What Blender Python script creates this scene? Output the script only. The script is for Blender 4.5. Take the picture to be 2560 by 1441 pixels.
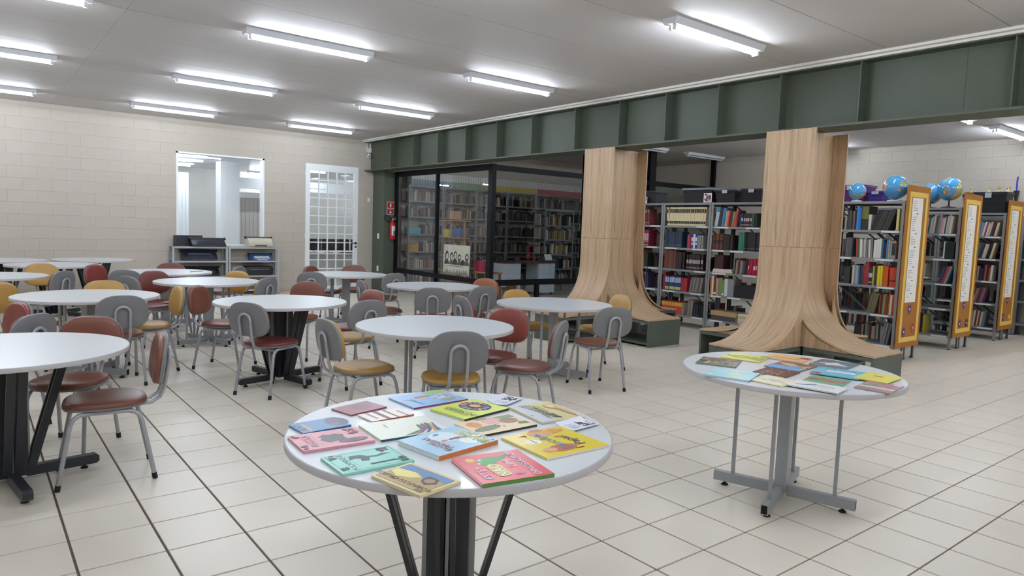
import bpy, bmesh, math, random
from mathutils import Vector, Matrix
S = bpy.context.scene
COL = S.collection
for o in list(bpy.data.objects): bpy.data.objects.remove(o)
PI = math.pi
# ------------------------------------------------------------------ camera, world, exposure
R = ((0.7865146318359357, -0.616584638116716, 0.03490154647663683),
     (-0.025609547199701804, -0.0890287270854957, -0.9956997724443662),
     (0.6170404241216363, 0.7822386271413696, -0.08581284989893175))
CAM = Vector((0, 0, 1.52))
FPX = 1732.918
cd = bpy.data.cameras.new('camera'); cam = bpy.data.objects.new('camera', cd); COL.objects.link(cam)
cd.sensor_width = 36.0; cd.lens = FPX / 2560 * 36.0; cd.clip_start = .05; cd.clip_end = 100
cam.matrix_world = Matrix(((R[0][0], -R[1][0], -R[2][0], CAM.x), (R[0][1], -R[1][1], -R[2][1], CAM.y),
                           (R[0][2], -R[1][2], -R[2][2], CAM.z), (0, 0, 0, 1)))
S.camera = cam
w = bpy.data.worlds.new('world'); S.world = w; w.use_nodes = True
w.node_tree.nodes['Background'].inputs[0].default_value = (.8, .85, .95, 1)
w.node_tree.nodes['Background'].inputs[1].default_value = .25
vs = S.view_settings
vs.view_transform = 'Standard'; vs.look = 'None'; vs.gamma = 1; vs.use_curve_mapping = False
vs.exposure = 1.0
LAMP = 62.0          # radiance of a lit tube, main hall
LAMP_NEXT = 60.0     # tubes of the office behind the far wall
S.cycles.max_bounces = 7; S.cycles.diffuse_bounces = 4; S.cycles.glossy_bounces = 3; S.cycles.transmission_bounces = 6
S.cycles.transparent_max_bounces = 10; S.cycles.sample_clamp_indirect = 4.0
S.cycles.use_denoising = True; S.cycles.caustics_reflective = False; S.cycles.caustics_refractive = False
def px(p):
    d = Vector(p) - CAM
    c = [r[0]*d.x + r[1]*d.y + r[2]*d.z for r in R]
    if c[2] < .1: return None
    return (1280 + FPX*c[0]/c[2], 720.5 + FPX*c[1]/c[2], c[2])
# ------------------------------------------------------------------ helpers
def lin(h):
    h = h.lstrip('#'); out = []
    for i in (0, 2, 4):
        c = int(h[i:i+2], 16)/255; out.append(c/12.92 if c <= .04045 else ((c+.055)/1.055)**2.4)
    return (*out, 1)
MATS = {}
def mat(name, col, rough=.5, metal=0.0, spec=.5, noise=0.0, scale=8.0, bump=0.0, bscale=60.0, coat=0.0, rnd=0.0, stretch=None):
    if name in MATS: return MATS[name]
    m = bpy.data.materials.new(name); m.use_nodes = True; MATS[name] = m
    nt = m.node_tree; b = nt.nodes['Principled BSDF']
    c = lin(col) if isinstance(col, str) else col
    b.inputs['Base Color'].default_value = c; b.inputs['Roughness'].default_value = rough; b.inputs['Metallic'].default_value = metal
    b.inputs['Specular IOR Level'].default_value = spec; b.inputs['Coat Weight'].default_value = coat; b.inputs['Coat Roughness'].default_value = .08
    src = None
    if noise or bump:
        tc = nt.nodes.new('ShaderNodeTexCoord'); vec = tc.outputs['Object']
        if stretch:
            mp = nt.nodes.new('ShaderNodeMapping'); mp.inputs['Scale'].default_value = stretch; nt.links.new(vec, mp.inputs[0]); vec = mp.outputs[0]
    if noise:
        n = nt.nodes.new('ShaderNodeTexNoise'); n.inputs['Scale'].default_value = scale; n.inputs['Detail'].default_value = 5
        nt.links.new(vec, n.inputs['Vector'])
        r = nt.nodes.new('ShaderNodeValToRGB'); r.color_ramp.elements[0].position = .15; r.color_ramp.elements[1].position = .85
        r.color_ramp.elements[0].color = (*[x*(1-noise) for x in c[:3]], 1); r.color_ramp.elements[1].color = (*[min(1, x*(1+noise)) for x in c[:3]], 1)
        nt.links.new(n.outputs[0], r.inputs[0]); src = r.outputs[0]
    if rnd:
        oi = nt.nodes.new('ShaderNodeObjectInfo'); hs = nt.nodes.new('ShaderNodeHueSaturation')
        mr = nt.nodes.new('ShaderNodeMapRange'); mr.inputs[3].default_value = 1-rnd; mr.inputs[4].default_value = 1+rnd
        nt.links.new(oi.outputs['Random'], mr.inputs[0]); nt.links.new(mr.outputs[0], hs.inputs['Value'])
        if src: nt.links.new(src, hs.inputs['Color'])
        else: hs.inputs['Color'].default_value = c
        src = hs.outputs[0]
    if src: nt.links.new(src, b.inputs['Base Color'])
    if bump:
        n2 = nt.nodes.new('ShaderNodeTexNoise'); n2.inputs['Scale'].default_value = bscale; n2.inputs['Detail'].default_value = 4
        nt.links.new(vec, n2.inputs['Vector'])
        bp = nt.nodes.new('ShaderNodeBump'); bp.inputs['Strength'].default_value = bump; bp.inputs['Distance'].default_value = .01
        nt.links.new(n2.outputs[0], bp.inputs['Height']); nt.links.new(bp.outputs[0], b.inputs['Normal'])
    return m
def emis(name, col, strength):
    if name in MATS: return MATS[name]
    m = bpy.data.materials.new(name); m.use_nodes = True; MATS[name] = m
    b = m.node_tree.nodes['Principled BSDF']
    b.inputs['Base Color'].default_value = (.9, .9, .9, 1); b.inputs['Emission Color'].default_value = lin(col); b.inputs['Emission Strength'].default_value = strength
    return m
def glass(name, col='#ffffff', rough=0.0, alpha=.12):
    # thin architectural pane: clear, with the mirror of a pane on top
    m = bpy.data.materials.new(name); m.use_nodes = True; MATS[name] = m
    nt = m.node_tree; nt.nodes.remove(nt.nodes['Principled BSDF'])
    t = nt.nodes.new('ShaderNodeBsdfTransparent'); t.inputs[0].default_value = lin(col)
    g = nt.nodes.new('ShaderNodeBsdfGlossy'); g.inputs['Roughness'].default_value = rough
    f = nt.nodes.new('ShaderNodeFresnel'); ge = nt.nodes.new('ShaderNodeNewGeometry')
    mr = nt.nodes.new('ShaderNodeMapRange'); mr.inputs[3].default_value = 1.45; mr.inputs[4].default_value = 1/1.45   # same glass from either side
    nt.links.new(ge.outputs['Backfacing'], mr.inputs[0]); nt.links.new(mr.outputs[0], f.inputs[0])
    mx = nt.nodes.new('ShaderNodeMixShader')
    nt.links.new(f.outputs[0], mx.inputs[0]); nt.links.new(t.outputs[0], mx.inputs[1]); nt.links.new(g.outputs[0], mx.inputs[2])
    nt.links.new(mx.outputs[0], nt.nodes['Material Output'].inputs[0])
    return m
def wood(name, c1, c2, uv=True, rough=.42):
    m = bpy.data.materials.new(name); m.use_nodes = True; MATS[name] = m
    nt = m.node_tree; b = nt.nodes['Principled BSDF']; b.inputs['Roughness'].default_value = rough; b.inputs['Specular IOR Level'].default_value = .4
    tc = nt.nodes.new('ShaderNodeTexCoord'); mp = nt.nodes.new('ShaderNodeMapping')
    mp.inputs['Scale'].default_value = (26, 1.1, 1) if uv else (20, 20, 1.1)
    nt.links.new(tc.outputs['UV' if uv else 'Object'], mp.inputs[0])
    n = nt.nodes.new('ShaderNodeTexNoise'); n.inputs['Scale'].default_value = 1.0; n.inputs['Detail'].default_value = 8; n.inputs['Roughness'].default_value = .62; n.inputs['Distortion'].default_value = .5
    nt.links.new(mp.outputs[0], n.inputs['Vector'])
    mp2 = nt.nodes.new('ShaderNodeMapping'); mp2.inputs['Scale'].default_value = (160, 5, 1) if uv else (120, 120, 5)
    nt.links.new(tc.outputs['UV' if uv else 'Object'], mp2.inputs[0])
    n2 = nt.nodes.new('ShaderNodeTexNoise'); n2.inputs['Scale'].default_value = 1.0; n2.inputs['Detail'].default_value = 3
    nt.links.new(mp2.outputs[0], n2.inputs['Vector'])
    ad = nt.nodes.new('ShaderNodeMath'); ad.operation = 'MULTIPLY_ADD'; ad.inputs[1].default_value = .35
    nt.links.new(n2.outputs[0], ad.inputs[0]); nt.links.new(n.outputs[0], ad.inputs[2])
    r = nt.nodes.new('ShaderNodeValToRGB'); e = r.color_ramp.elements
    e[0].position = .42; e[0].color = lin(c2); e[1].position = .82; e[1].color = lin(c1)
    q = e.new(.6); q.color = tuple((a*.35+b_*.65) for a, b_ in zip(lin(c2), lin(c1)))
    nt.links.new(ad.outputs[0], r.inputs[0]); nt.links.new(r.outputs[0], b.inputs['Base Color'])
    return m
class MB:
    def __init__(s): s.v = []; s.f = []; s.uv = None
    def box(s, x0, x1, y0, y1, z0, z1, M=None):
        i = len(s.v); P = [(x0,y0,z0),(x1,y0,z0),(x1,y1,z0),(x0,y1,z0),(x0,y0,z1),(x1,y0,z1),(x1,y1,z1),(x0,y1,z1)]
        if M is not None: P = [tuple(M @ Vector(p)) for p in P]
        s.v += P; s.f += [(i,i+3,i+2,i+1),(i+4,i+5,i+6,i+7),(i,i+1,i+5,i+4),(i+1,i+2,i+6,i+5),(i+2,i+3,i+7,i+6),(i+3,i,i+4,i+7)]
        return s
    def tube(s, pts, r, n=8, cap=True):
        pts = [Vector(p) for p in pts]; rings = []; up = None
        for k, p in enumerate(pts):
            t = (pts[min(k+1, len(pts)-1)] - pts[max(k-1, 0)]).normalized()
            if up is None:
                up = Vector((0, 0, 1)) if abs(t.z) < .9 else Vector((1, 0, 0))
            a = (up - t*up.dot(t)).normalized(); b = t.cross(a); up = a
            rr = r[k] if isinstance(r, (list, tuple)) else r
            i = len(s.v); rings.append(i)
            for q in range(n):
                an = 2*PI*q/n; s.v.append(tuple(p + a*math.cos(an)*rr + b*math.sin(an)*rr))
        for k in range(len(rings)-1):
            a, b = rings[k], rings[k+1]
            for q in range(n): s.f.append((a+q, a+(q+1) % n, b+(q+1) % n, b+q))
        if cap:
            s.f.append(tuple(rings[0]+q for q in range(n))[::-1]); s.f.append(tuple(rings[-1]+q for q in range(n)))
        return s
    def bar(s, a, b, wx, wy):   # rectangular bar from a to b
        a = Vector(a); b = Vector(b); t = (b-a).normalized()
        u = Vector((0, 0, 1)) if abs(t.z) < .95 else Vector((1, 0, 0))
        x = t.cross(u).normalized(); y = x.cross(t)
        i = len(s.v)
        for p in (a, b):
            for sx, sy in ((-1,-1),(1,-1),(1,1),(-1,1)): s.v.append(tuple(p + x*sx*wx/2 + y*sy*wy/2))
        s.f += [(i,i+1,i+2,i+3)[::-1],(i+4,i+5,i+6,i+7)] + [(i+k, i+(k+1) % 4, i+4+(k+1) % 4, i+4+k) for k in range(4)]
        return s
    def prism(s, poly, z0, z1, M=None):
        n = len(poly); i = len(s.v)
        P = [(x, y, z0) for x, y in poly] + [(x, y, z1) for x, y in poly]
        if M is not None: P = [tuple(M @ Vector(p)) for p in P]
        s.v += P; s.f += [tuple(range(i, i+n))[::-1], tuple(range(i+n, i+2*n))] + [(i+k, i+(k+1) % n, i+n+(k+1) % n, i+n+k) for k in range(n)]
        return s
    def lathe(s, prof, n=24, c=(0, 0)):
        i = len(s.v); m = len(prof)
        for r, z in prof:
            for q in range(n): s.v.append((c[0]+r*math.cos(2*PI*q/n), c[1]+r*math.sin(2*PI*q/n), z))
        for k in range(m-1):
            for q in range(n): s.f.append((i+k*n+q, i+k*n+(q+1) % n, i+(k+1)*n+(q+1) % n, i+(k+1)*n+q))
        if prof[0][0] > 1e-4: s.f.append(tuple(i+q for q in range(n))[::-1])
        if prof[-1][0] > 1e-4: s.f.append(tuple(i+(m-1)*n+q for q in range(n)))
        return s
    def ball(s, c, r, n=20, m=12):
        rx, ry, rz = r if isinstance(r, (tuple, list)) else (r, r, r); i = len(s.v)
        for k in range(m+1):
            th = PI*k/m
            for q in range(n): s.v.append((c[0]+rx*math.sin(th)*math.cos(2*PI*q/n), c[1]+ry*math.sin(th)*math.sin(2*PI*q/n), c[2]-rz*math.cos(th)))
        for k in range(m):
            for q in range(n): s.f.append((i+k*n+q, i+k*n+(q+1) % n, i+(k+1)*n+(q+1) % n, i+(k+1)*n+q))
        return s
    def mesh(s, name, smooth=False):
        me = bpy.data.meshes.new(name); me.from_pydata(s.v, [], s.f); me.update()
        if s.uv:
            l = me.uv_layers.new(name='UVMap')
            for lp in me.loops: l.data[lp.index].uv = s.uv[lp.vertex_index]
        if smooth:
            for p in me.polygons: p.use_smooth = True
            try: me.set_sharp_from_angle(angle=math.radians(38))
            except Exception: pass
        return me
    def build(s, name, m, parent=None, smooth=False, loc=None, rot=None):
        me = s.mesh(name, smooth); me.materials.append(m)
        return link(name, me, parent, loc, rot)
def link(name, me, parent=None, loc=None, rot=None):
    o = bpy.data.objects.new(name, me); COL.objects.link(o); o.parent = parent
    if loc is not None: o.location = loc
    if rot is not None: o.rotation_euler = rot
    return o
def tag(o, label=None, cat=None, group=None, kind=None):
    if label: o['label'] = label
    if cat: o['category'] = cat
    if group: o['group'] = group
    if kind: o['kind'] = kind
    return o
def empty(name, loc=(0, 0, 0), rz=0.0, label=None, cat=None, group=None):
    o = bpy.data.objects.new(name, None); COL.objects.link(o); o.empty_display_size = .1
    o.location = loc; o.rotation_euler = (0, 0, rz); return tag(o, label, cat, group)
def copy_tree(o, parent=None):
    c = o.copy(); COL.objects.link(c); c.parent = parent
    for ch in o.children: copy_tree(ch, c)
    return c
def rrect(w, h, r, n=5):
    r = min(r, w/2*.99, h/2*.99); out = []
    for cx, cy, a0 in ((w/2-r, h/2-r, 0), (-w/2+r, h/2-r, PI/2), (-w/2+r, -h/2+r, PI), (w/2-r, -h/2+r, 1.5*PI)):
        for k in range(n): a = a0 + PI/2*k/(n-1); out.append((cx+r*math.cos(a), cy+r*math.sin(a)))
    return out
def ellipse(cx, cy, rx, ry, n=20, rot=0):
    out = []
    for k in range(n):
        a = 2*PI*k/n; x, y = rx*math.cos(a), ry*math.sin(a); out.append((cx+x*math.cos(rot)-y*math.sin(rot), cy+x*math.sin(rot)+y*math.cos(rot)))
    return out
TXT = {}
def text(s, size, name, m, parent, loc, rot=(0, 0, 0), ext=.0004, align='CENTER', sx=1.0, shear=0.0):
    cu = bpy.data.curves.new('t', 'FONT'); cu.body = s; cu.size = size; cu.extrude = ext; cu.align_x = align; cu.align_y = 'CENTER'; cu.shear = shear; cu.resolution_u = 2
    to = bpy.data.objects.new('t', cu); me = bpy.data.meshes.new_from_object(to); bpy.data.objects.remove(to); bpy.data.curves.remove(cu)
    if sx != 1:
        for v in me.vertices: v.co.x *= sx
    me.materials.clear(); me.materials.append(m)
    return link(name, me, parent, loc, rot)
# ------------------------------------------------------------------ materials
M_wall = mat('cream_wall_paint', '#bcb3a7', .75, noise=.035, scale=1.3, bump=.12, bscale=90)
M_wall2 = mat('cream_block_paint', '#bcb3a7', .72, noise=.04, scale=2.5, bump=.15, bscale=70, rnd=.012)
M_ceil = mat('ceiling_panel_paint', '#cac6c5', .7, noise=.03, scale=.8, rnd=.015)
M_gap = mat('ceiling_gap', '#8a8684', .8)
M_white = mat('white_paint', '#eef1f2', .45)
M_whitetrim = mat('white_trim', '#e4e0da', .55, noise=.05, scale=5)
M_grout = mat('floor_grout', '#57453a', .85, noise=.2, scale=14)
M_green = mat('olive_green_paint', '#50584a', .55, noise=.05, scale=3)
M_green2 = mat('bench_green_laminate', '#525a50', .5, noise=.04, scale=4)
M_black = mat('black_frame_metal', '#0a0b0e', .55, spec=.2)
M_blackp = mat('black_plastic', '#17181c', .45)
M_rub = mat('black_rubber', '#101012', .7)
M_steel = mat('grey_shelf_steel', '#8d8e90', .45, metal=.15, noise=.05, scale=6)
M_steel2 = mat('dark_shelf_steel', '#6a6b6d', .5, metal=.15)
M_tube = mat('grey_tube_paint', '#a4a5aa', .35, metal=.25, noise=.06, scale=30)
M_shell = mat('grey_chair_shell', '#787779', .55, bump=.08, bscale=250)
M_top = mat('white_laminate', '#d3d7d9', .32, noise=.015, scale=2, coat=.15)
M_edge = mat('grey_edge_band', '#b9b6b6', .5)
M_tblack = mat('black_table_steel', '#26282d', .42)
M_tgrey = mat('grey_table_steel', '#9a9da1', .4, metal=.2, noise=.04, scale=12)
M_tube_shade = mat('painted_tube_shade', '#0b0b0c', .9)  # near-black plate colour painted for the shade inside the tube ends
VIN = {'b': mat('brown_vinyl', '#704132', .38, noise=.07, scale=9, bump=.05, bscale=180, rnd=.08),
       'r': mat('red_vinyl', '#803a32', .36, noise=.06, scale=9, bump=.05, bscale=180, rnd=.06),
       'm': mat('maroon_vinyl', '#662c27', .4, noise=.07, scale=9, bump=.05, bscale=180, rnd=.05),
       'o': mat('orange_brown_vinyl', '#93583a', .38, noise=.06, scale=9, bump=.05, bscale=180),
       'y': mat('mustard_vinyl', '#b38c46', .4, noise=.08, scale=8, bump=.05, bscale=180, rnd=.06)}
M_wood = wood('light_walnut_veneer', '#cbae8c', '#7f624b')
M_woodedge = mat('wood_edge', '#b99669', .5, noise=.12, scale=20)
M_pine = wood('pine_wood', '#b98a55', '#93642f', uv=False)
M_paper = mat('paper_white', '#eceae4', .8)
M_lbl = mat('shelf_label_paper', '#e3e5ea', .7)
def tile_mat():
    m = mat('floor_tile_ceramic', '#dfd6c7', .33, noise=.04, scale=2.2, rnd=.025, spec=.5)
    nt = m.node_tree; b = nt.nodes['Principled BSDF']
    g = nt.nodes.new('ShaderNodeNewGeometry')
    for nd in nt.nodes:
        if nd.type == 'TEX_NOISE': 
            for l in list(nd.inputs['Vector'].links): nt.links.remove(l)
            nt.links.new(g.outputs['Position'], nd.inputs['Vector'])
    return m
M_tile = tile_mat()
M_glass = glass('clear_glass')
M_glassd = glass('dimmed_clear_glass', '#f0f3f4')  # clear panes; a trace of the archive's dimness is put into the colour
_bm = {}
def flat(h, rough=.5):
    k = 'flat_'+h+('' if rough == .5 else str(rough))
    return mat(k, h, rough)
# ------------------------------------------------------------------ the shell of the place
HC = 3.384; YW = 14.6; XB = 14.4; XBEAM = 7.12
XL, YR = -5.2, -4.2
fl = MB().box(XL, XB, YR, YW, -.06, -.005).build('floor', M_grout); tag(fl, kind='structure')
TS = .3482; TX0 = -.012; TY0 = .202
cells = []
for i in range(int((XL-TX0)/TS)-1, int((XB-TX0)/TS)+1):
    for j in range(int((YR-TY0)/TS)-1, int((YW-TY0)/TS)+1):
        x0, y0 = TX0+i*TS, TY0+j*TS; x1, y1 = x0+TS, y0+TS
        x0c, x1c, y0c, y1c = max(x0, XL), min(x1, XB), max(y0, YR), min(y1, YW)
        if x1c-x0c < .03 or y1c-y0c < .03: continue
        full = (x1c-x0c > TS-.001 and y1c-y0c > TS-.001)
        a = 0
        P = [px((x, y, 0)) for x, y in ((x0, y0), (x1, y0), (x1, y1), (x0, y1))]
        if all(P) and full:
            cx = sum(p[0] for p in P)/4; cy = sum(p[1] for p in P)/4
            if -60 < cx < 2620 and 600 < cy < 1480:
                a = abs(sum(P[k][0]*P[(k+1) % 4][1]-P[(k+1) % 4][0]*P[k][1] for k in range(4)))/2
        cells.append((a, x0c, x1c, y0c, y1c))
cells.sort(key=lambda c: -c[0])
gx, gy = .0047, .0033
def tilemesh(mb, x0, x1, y0, y1):
    i = len(mb.v); b = .003
    mb.v += [(x0,y0,-.006),(x1,y0,-.006),(x1,y1,-.006),(x0,y1,-.006),(x0+b*.4,y0+b*.4,-.0008),(x1-b*.4,y0+b*.4,-.0008),(x1-b*.4,y1-b*.4,-.0008),(x0+b*.4,y1-b*.4,-.0008),
             (x0+b,y0+b,0),(x1-b,y0+b,0),(x1-b,y1-b,0),(x0+b,y1-b,0)]
    for k in range(4):
        n = (k+1) % 4; mb.f += [(i+k, i+n, i+4+n, i+4+k), (i+4+k, i+4+n, i+8+n, i+8+k)]
    mb.f.append((i+8, i+9, i+10, i+11))
tm = MB(); tilemesh(tm, -TS/2+gx, TS/2-gx, -TS/2+gy, TS/2-gy); tme = tm.mesh('floor_tile'); tme.materials.append(M_tile)
for a, x0, x1, y0, y1 in cells[:300]: link('floor_tile', tme, fl, ((x0+x1)/2, (y0+y1)/2, 0))
rest = MB()
for a, x0, x1, y0, y1 in cells[300:]: tilemesh(rest, x0+gx, x1-gx, y0+gy, y1-gy)
tag(rest.build('distant_floor_tile', M_tile, fl), kind='stuff')
# ceiling: long panels with open joints
ce = MB().box(XL, XB, YR, YW, HC+.012, HC+.12).build('ceiling', M_gap); tag(ce, kind='structure')
y = 2.2-1.022*6
while y < YW:
    y0, y1 = max(y, YR), min(y+1.022, YW)
    if y1 > YR+.05:
        for xa, xb in ((XL, 1.2), (1.2, XBEAM+.02), (XBEAM+.36, XB)):
            MB().box(xa+.001, xb-.001, y0+.0035, y1-.0035, HC, HC+.011).build('ceiling_panel', M_ceil, ce)
    y += 1.022
# walls
wl = MB().box(XL-.15, XL, YR, YW, 0, HC+.1).build('wall_left', M_wall); tag(wl, kind='structure')
wr = MB().box(XL, XB, YR-.15, YR, 0, HC+.1).build('wall_rear', M_wall); tag(wr, kind='structure')
# far wall with its window and door
WX0, WX1, WZ0, WZ1 = 3.2, 4.885, .962, 2.772
DX0, DX1, DZ1 = 5.765, 6.99, 2.762
TH = .18
fw = MB()
fw.box(XL, WX0, YW, YW+TH, 0, HC+.1).box(WX0, WX1, YW, YW+TH, 0, WZ0).box(WX0, WX1, YW, YW+TH, WZ1, HC+.1)
fw.box(WX1, DX0, YW, YW+TH, 0, HC+.1).box(DX0, DX1, YW, YW+TH, DZ1, HC+.1).box(DX1, XB+.2, YW, YW+TH, 0, HC+.1)
wf = fw.build('wall_far', M_wall); tag(wf, kind='structure')
def blocks(parent, x0, x1, z0, z1, holes, place, bw=.43, bh=.2065, off=0.0):
    z = z0; row = 0; cache = {}
    while z < z1-.05:
        ze = min(z+bh, z1); x = x0 - (bw/2 if row % 2 else 0) + off
        while x < x1-.02:
            a, b = max(x, x0), min(x+bw, x1)
            segs = [(a, b)]
            for hx0, hx1, hz0, hz1 in holes:
                if ze-.03 > hz0 and z+.03 < hz1:
                    ns = []
                    for p, q in segs:
                        if q <= hx0 or p >= hx1: ns.append((p, q)); continue
                        if p < hx0: ns.append((p, hx0))
                        if q > hx1: ns.append((hx1, q))
                    segs = ns
            for p, q in segs:
                if q-p > .06:
                    k = (round(q-p, 3), round(ze-z, 3))
                    if k not in cache:
                        g = .003; me = MB(); w2, h2 = k[0]/2-g, k[1]/2-g; c = .0025
                        me.v = [(-w2,0,-h2),(w2,0,-h2),(w2,0,h2),(-w2,0,h2),(-w2+c,-.004,-h2+c),(w2-c,-.004,-h2+c),(w2-c,-.004,h2-c),(-w2+c,-.004,h2-c)]
                        me.f = [(4,5,6,7),(0,1,5,4),(1,2,6,5),(2,3,7,6),(3,0,4,7)]
                        cache[k] = me.mesh('wall_block'); cache[k].materials.append(M_wall2)
                    place(cache[k], (p+q)/2, (z+ze)/2, parent)
            x += bw
        z += bh; row += 1
blocks(wf, -1.2, 7.2, .02, HC-.01, [(WX0-.01, WX1+.01, WZ0-.01, WZ1+.01), (DX0-.01, DX1+.01, 0, DZ1+.01)],
       lambda me, x, z, p: link('wall_block', me, p, (x, YW, z)), off=.04)
bb = MB().box(XL, DX0, YW-.012, YW, 0, .075).box(DX1, 7.25, YW-.012, YW, 0, .075).build('baseboard_far', mat('tile_skirting', '#b9a894', .4)); tag(bb, kind='structure')
wb = MB().box(XB, XB+.15, YR, YW+TH, 0, HC+.1).build('wall_right', M_wall); tag(wb, kind='structure')
blocks(wb, 2.0, 10.4, 1.84, HC-.01, [], lambda me, x, z, p: link('wall_block', me, p, (XB, x, z), (0, 0, -PI/2)))
# window opening: white reveal, sash frame, one clear pane
w1 = MB()
w1.box(WX0, WX0+.035, YW-.004, YW+TH, WZ0, WZ1).box(WX1-.035, WX1, YW-.004, YW+TH, WZ0, WZ1).box(WX0, WX1, YW-.004, YW+TH, WZ1-.03, WZ1).box(WX0, WX1, YW-.004, YW+TH, WZ0, WZ0+.03)
w1o = w1.build('window_1', M_white); tag(w1o, kind='structure')
MB().box(WX0+.03, WX1-.03, YW+.09, YW+.096, WZ0+.02, WZ1-.02).build('pane', M_glass, w1o)
# glazed grid door
d1 = empty('door_1', (DX0, YW, 0)); tag(d1, kind='structure')
DW = DX1-DX0; fwid = .1
MB().box(0, fwid, -.01, .035, .01, DZ1).box(DW-fwid, DW, -.01, .035, .01, DZ1).box(fwid, DW-fwid, -.01, .035, DZ1-.15, DZ1).box(fwid, DW-fwid, -.01, .035, .01, .1).build('door_frame', M_white, d1)
NX, NZ = 5, 13
gx0, gx1, gz0, gz1 = fwid, DW-fwid, .1, DZ1-.15
for k in range(1, NX):
    xx = gx0+(gx1-gx0)*k/NX; MB().box(xx-.011, xx+.011, -.004, .03, gz0, gz1).build('mullion', M_white, d1)
for k in range(1, NZ):
    zz = gz0+(gz1-gz0)*k/NZ; MB().box(gx0, gx1, -.006, .032, zz-.011, zz+.011).build('muntin', M_white, d1)
pw, ph = (gx1-gx0)/NX, (gz1-gz0)/NZ
pm = MB().box(-pw/2+.011, pw/2-.011, .011, .015, -ph/2+.011, ph/2-.011).mesh('pane'); pm.materials.append(M_glass)
for a in range(NX):
    for b in range(NZ): link('pane', pm, d1, (gx0+pw*(a+.5), 0, gz0+ph*(b+.5)))
hd = MB().tube([(DW-.045, -.03, 1.06), (DW-.045, -.055, 1.06), (DW-.06, -.06, 1.06), (DW-.17, -.06, 1.063)], .011, 8).lathe([(.026, 1.06-.0), (.026, 1.06)], 4).build('handle', M_blackp, d1, True)
MB().tube([(DW-.045, -.03, 1.06), (DW-.045, -.008, 1.06)], .026, 14).build('rosette', M_blackp, d1, True)
MB().tube([(DW-.045, -.02, .975), (DW-.045, -.008, .975)], .022, 14).build('key_rosette', M_blackp, d1, True)
for z in (1.2, 2.55): MB().tube([(-.008, -.014, z-.045), (-.008, -.014, z+.045)], .009, 8).build('hinge', M_white, d1)
# ------------------------------------------------------------------ green steel beam and its trim
BZ0 = 2.695; BX0, BX1 = 7.13, 7.53; BW = 7.29
bm_ = empty('steel_beam', (BW, 0, BZ0), 0, 'dark green steel girder with vertical stiffener plates under the ceiling', 'beam'); 
Y0B, Y1B = -1.0, YW-.02
L = lambda x: x-BW
MB().box(L(BX0), L(BX1), Y0B, Y1B, 0, .022).build('bottom_flange', M_green, bm_)
MB().box(L(BX0), L(BX1), Y0B, Y1B, HC-BZ0-.06, HC-BZ0-.038).build('top_flange', M_green, bm_)
MB().box(-.007, .007, Y0B, Y1B, .022, HC-BZ0-.06).build('web', M_green, bm_)
sy = [13.37, 12.43, 11.5, 10.56, 9.62, 8.69, 7.68, 6.79, 5.98, 5.18, 4.37, 3.49, 2.17, .9]
for yy in sy:
    MB().box(L(BX0)+.012, -.008, yy, yy+.012, .023, HC-BZ0-.061).build('stiffener', M_green, bm_)
    MB().box(.008, L(BX1)-.012, yy, yy+.012, .023, HC-BZ0-.061).build('stiffener', M_green, bm_)
MB().box(-.0095, -.0072, 2.59, 2.596, .03, HC-BZ0-.07).build('weld_seam', M_green, bm_)
t1 = MB().box(XBEAM-.055, XBEAM, YR, YW-.02, HC-.026, HC).box(XBEAM, XBEAM+.035, YR, YW-.02, HC-.048, HC+.01).build('trim_1', M_whitetrim); tag(t1, kind='structure')
# green corner column
gc = empty('steel_column', (7.5, 14.2, 0), 0, 'green steel corner column beneath the beam with a hung fire extinguisher', 'column')
cx0, cx1, cy0, cy1 = 7.36, 7.68, 14.05, YW-.005
MB().box(cx0-7.5, cx1-7.5, cy0-14.2, cy1-14.2, 0, 2.66).build('shaft', M_green, gc)
MB().box(cx0-.03-7.5, cx1+.03-7.5, cy0-.03-14.2, cy1-14.2, 2.661, BZ0-.001).build('cap_plate', M_green, gc)
for zz in (0,):
    MB().prism([(0, 0), (.16, 0), (0, -.22)], -.004, .004, Matrix.Translation((cx0+.03-7.5, cy0-.001-14.2, 2.66)) @ Matrix.Rotation(PI/2, 4, 'X')).build('gusset', M_green, gc)
# ------------------------------------------------------------------ glazed archive room in black frames
GX, GY = 7.65, 10.4
en = empty('glazed_partition', (GX, GY, 0), 0, 'black framed glass partition closing off the dim archive', 'partition')
def fr(name, x0, x1, y0, y1, z0, z1): return MB().box(x0-GX, x1-GX, y0-GY, y1-GY, z0, z1).build(name, M_black, en)
ft = .07
ys = [14.02, 12.28, GY+.09]
fr('post', GX-ft/2, GX+ft/2, 13.98, 14.04, 0, BZ0-.003)
fr('post', GX-ft/2, GX+ft/2, 12.25, 12.31, .53, 2.58)
fr('post', GX-ft/2-.01, GX+ft/2+.015, GY-.06, GY+.06, 0, BZ0-.003)
fr('top_rail', GX-ft/2, GX+ft/2, GY+.06, 13.98, 2.58, BZ0-.004)
fr('bottom_rail', GX-ft/2, GX+ft/2, GY+.06, 13.98, .44, .53)
fr('post', GX-ft/2, GX+ft/2, 12.25, 12.31, 0, .44)
for a, b in ((12.31, 13.98), (GY+.06, 12.25)):
    for z0, z1 in ((.53, 2.58), (0.01, .44)):
        MB().box(-.003, .003, a-GY, b-GY, z0, z1).build('pane', M_glass, en)
xs = [GX, 10.02, 12.05, 14.3]
for k in (1, 2, 3):
    fr('post', xs[k]-.04-(.06 if k == 2 else 0), xs[k]+.04+(.06 if k == 2 else 0), GY-.05, GY+.05, 0, HC-.002)
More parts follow.
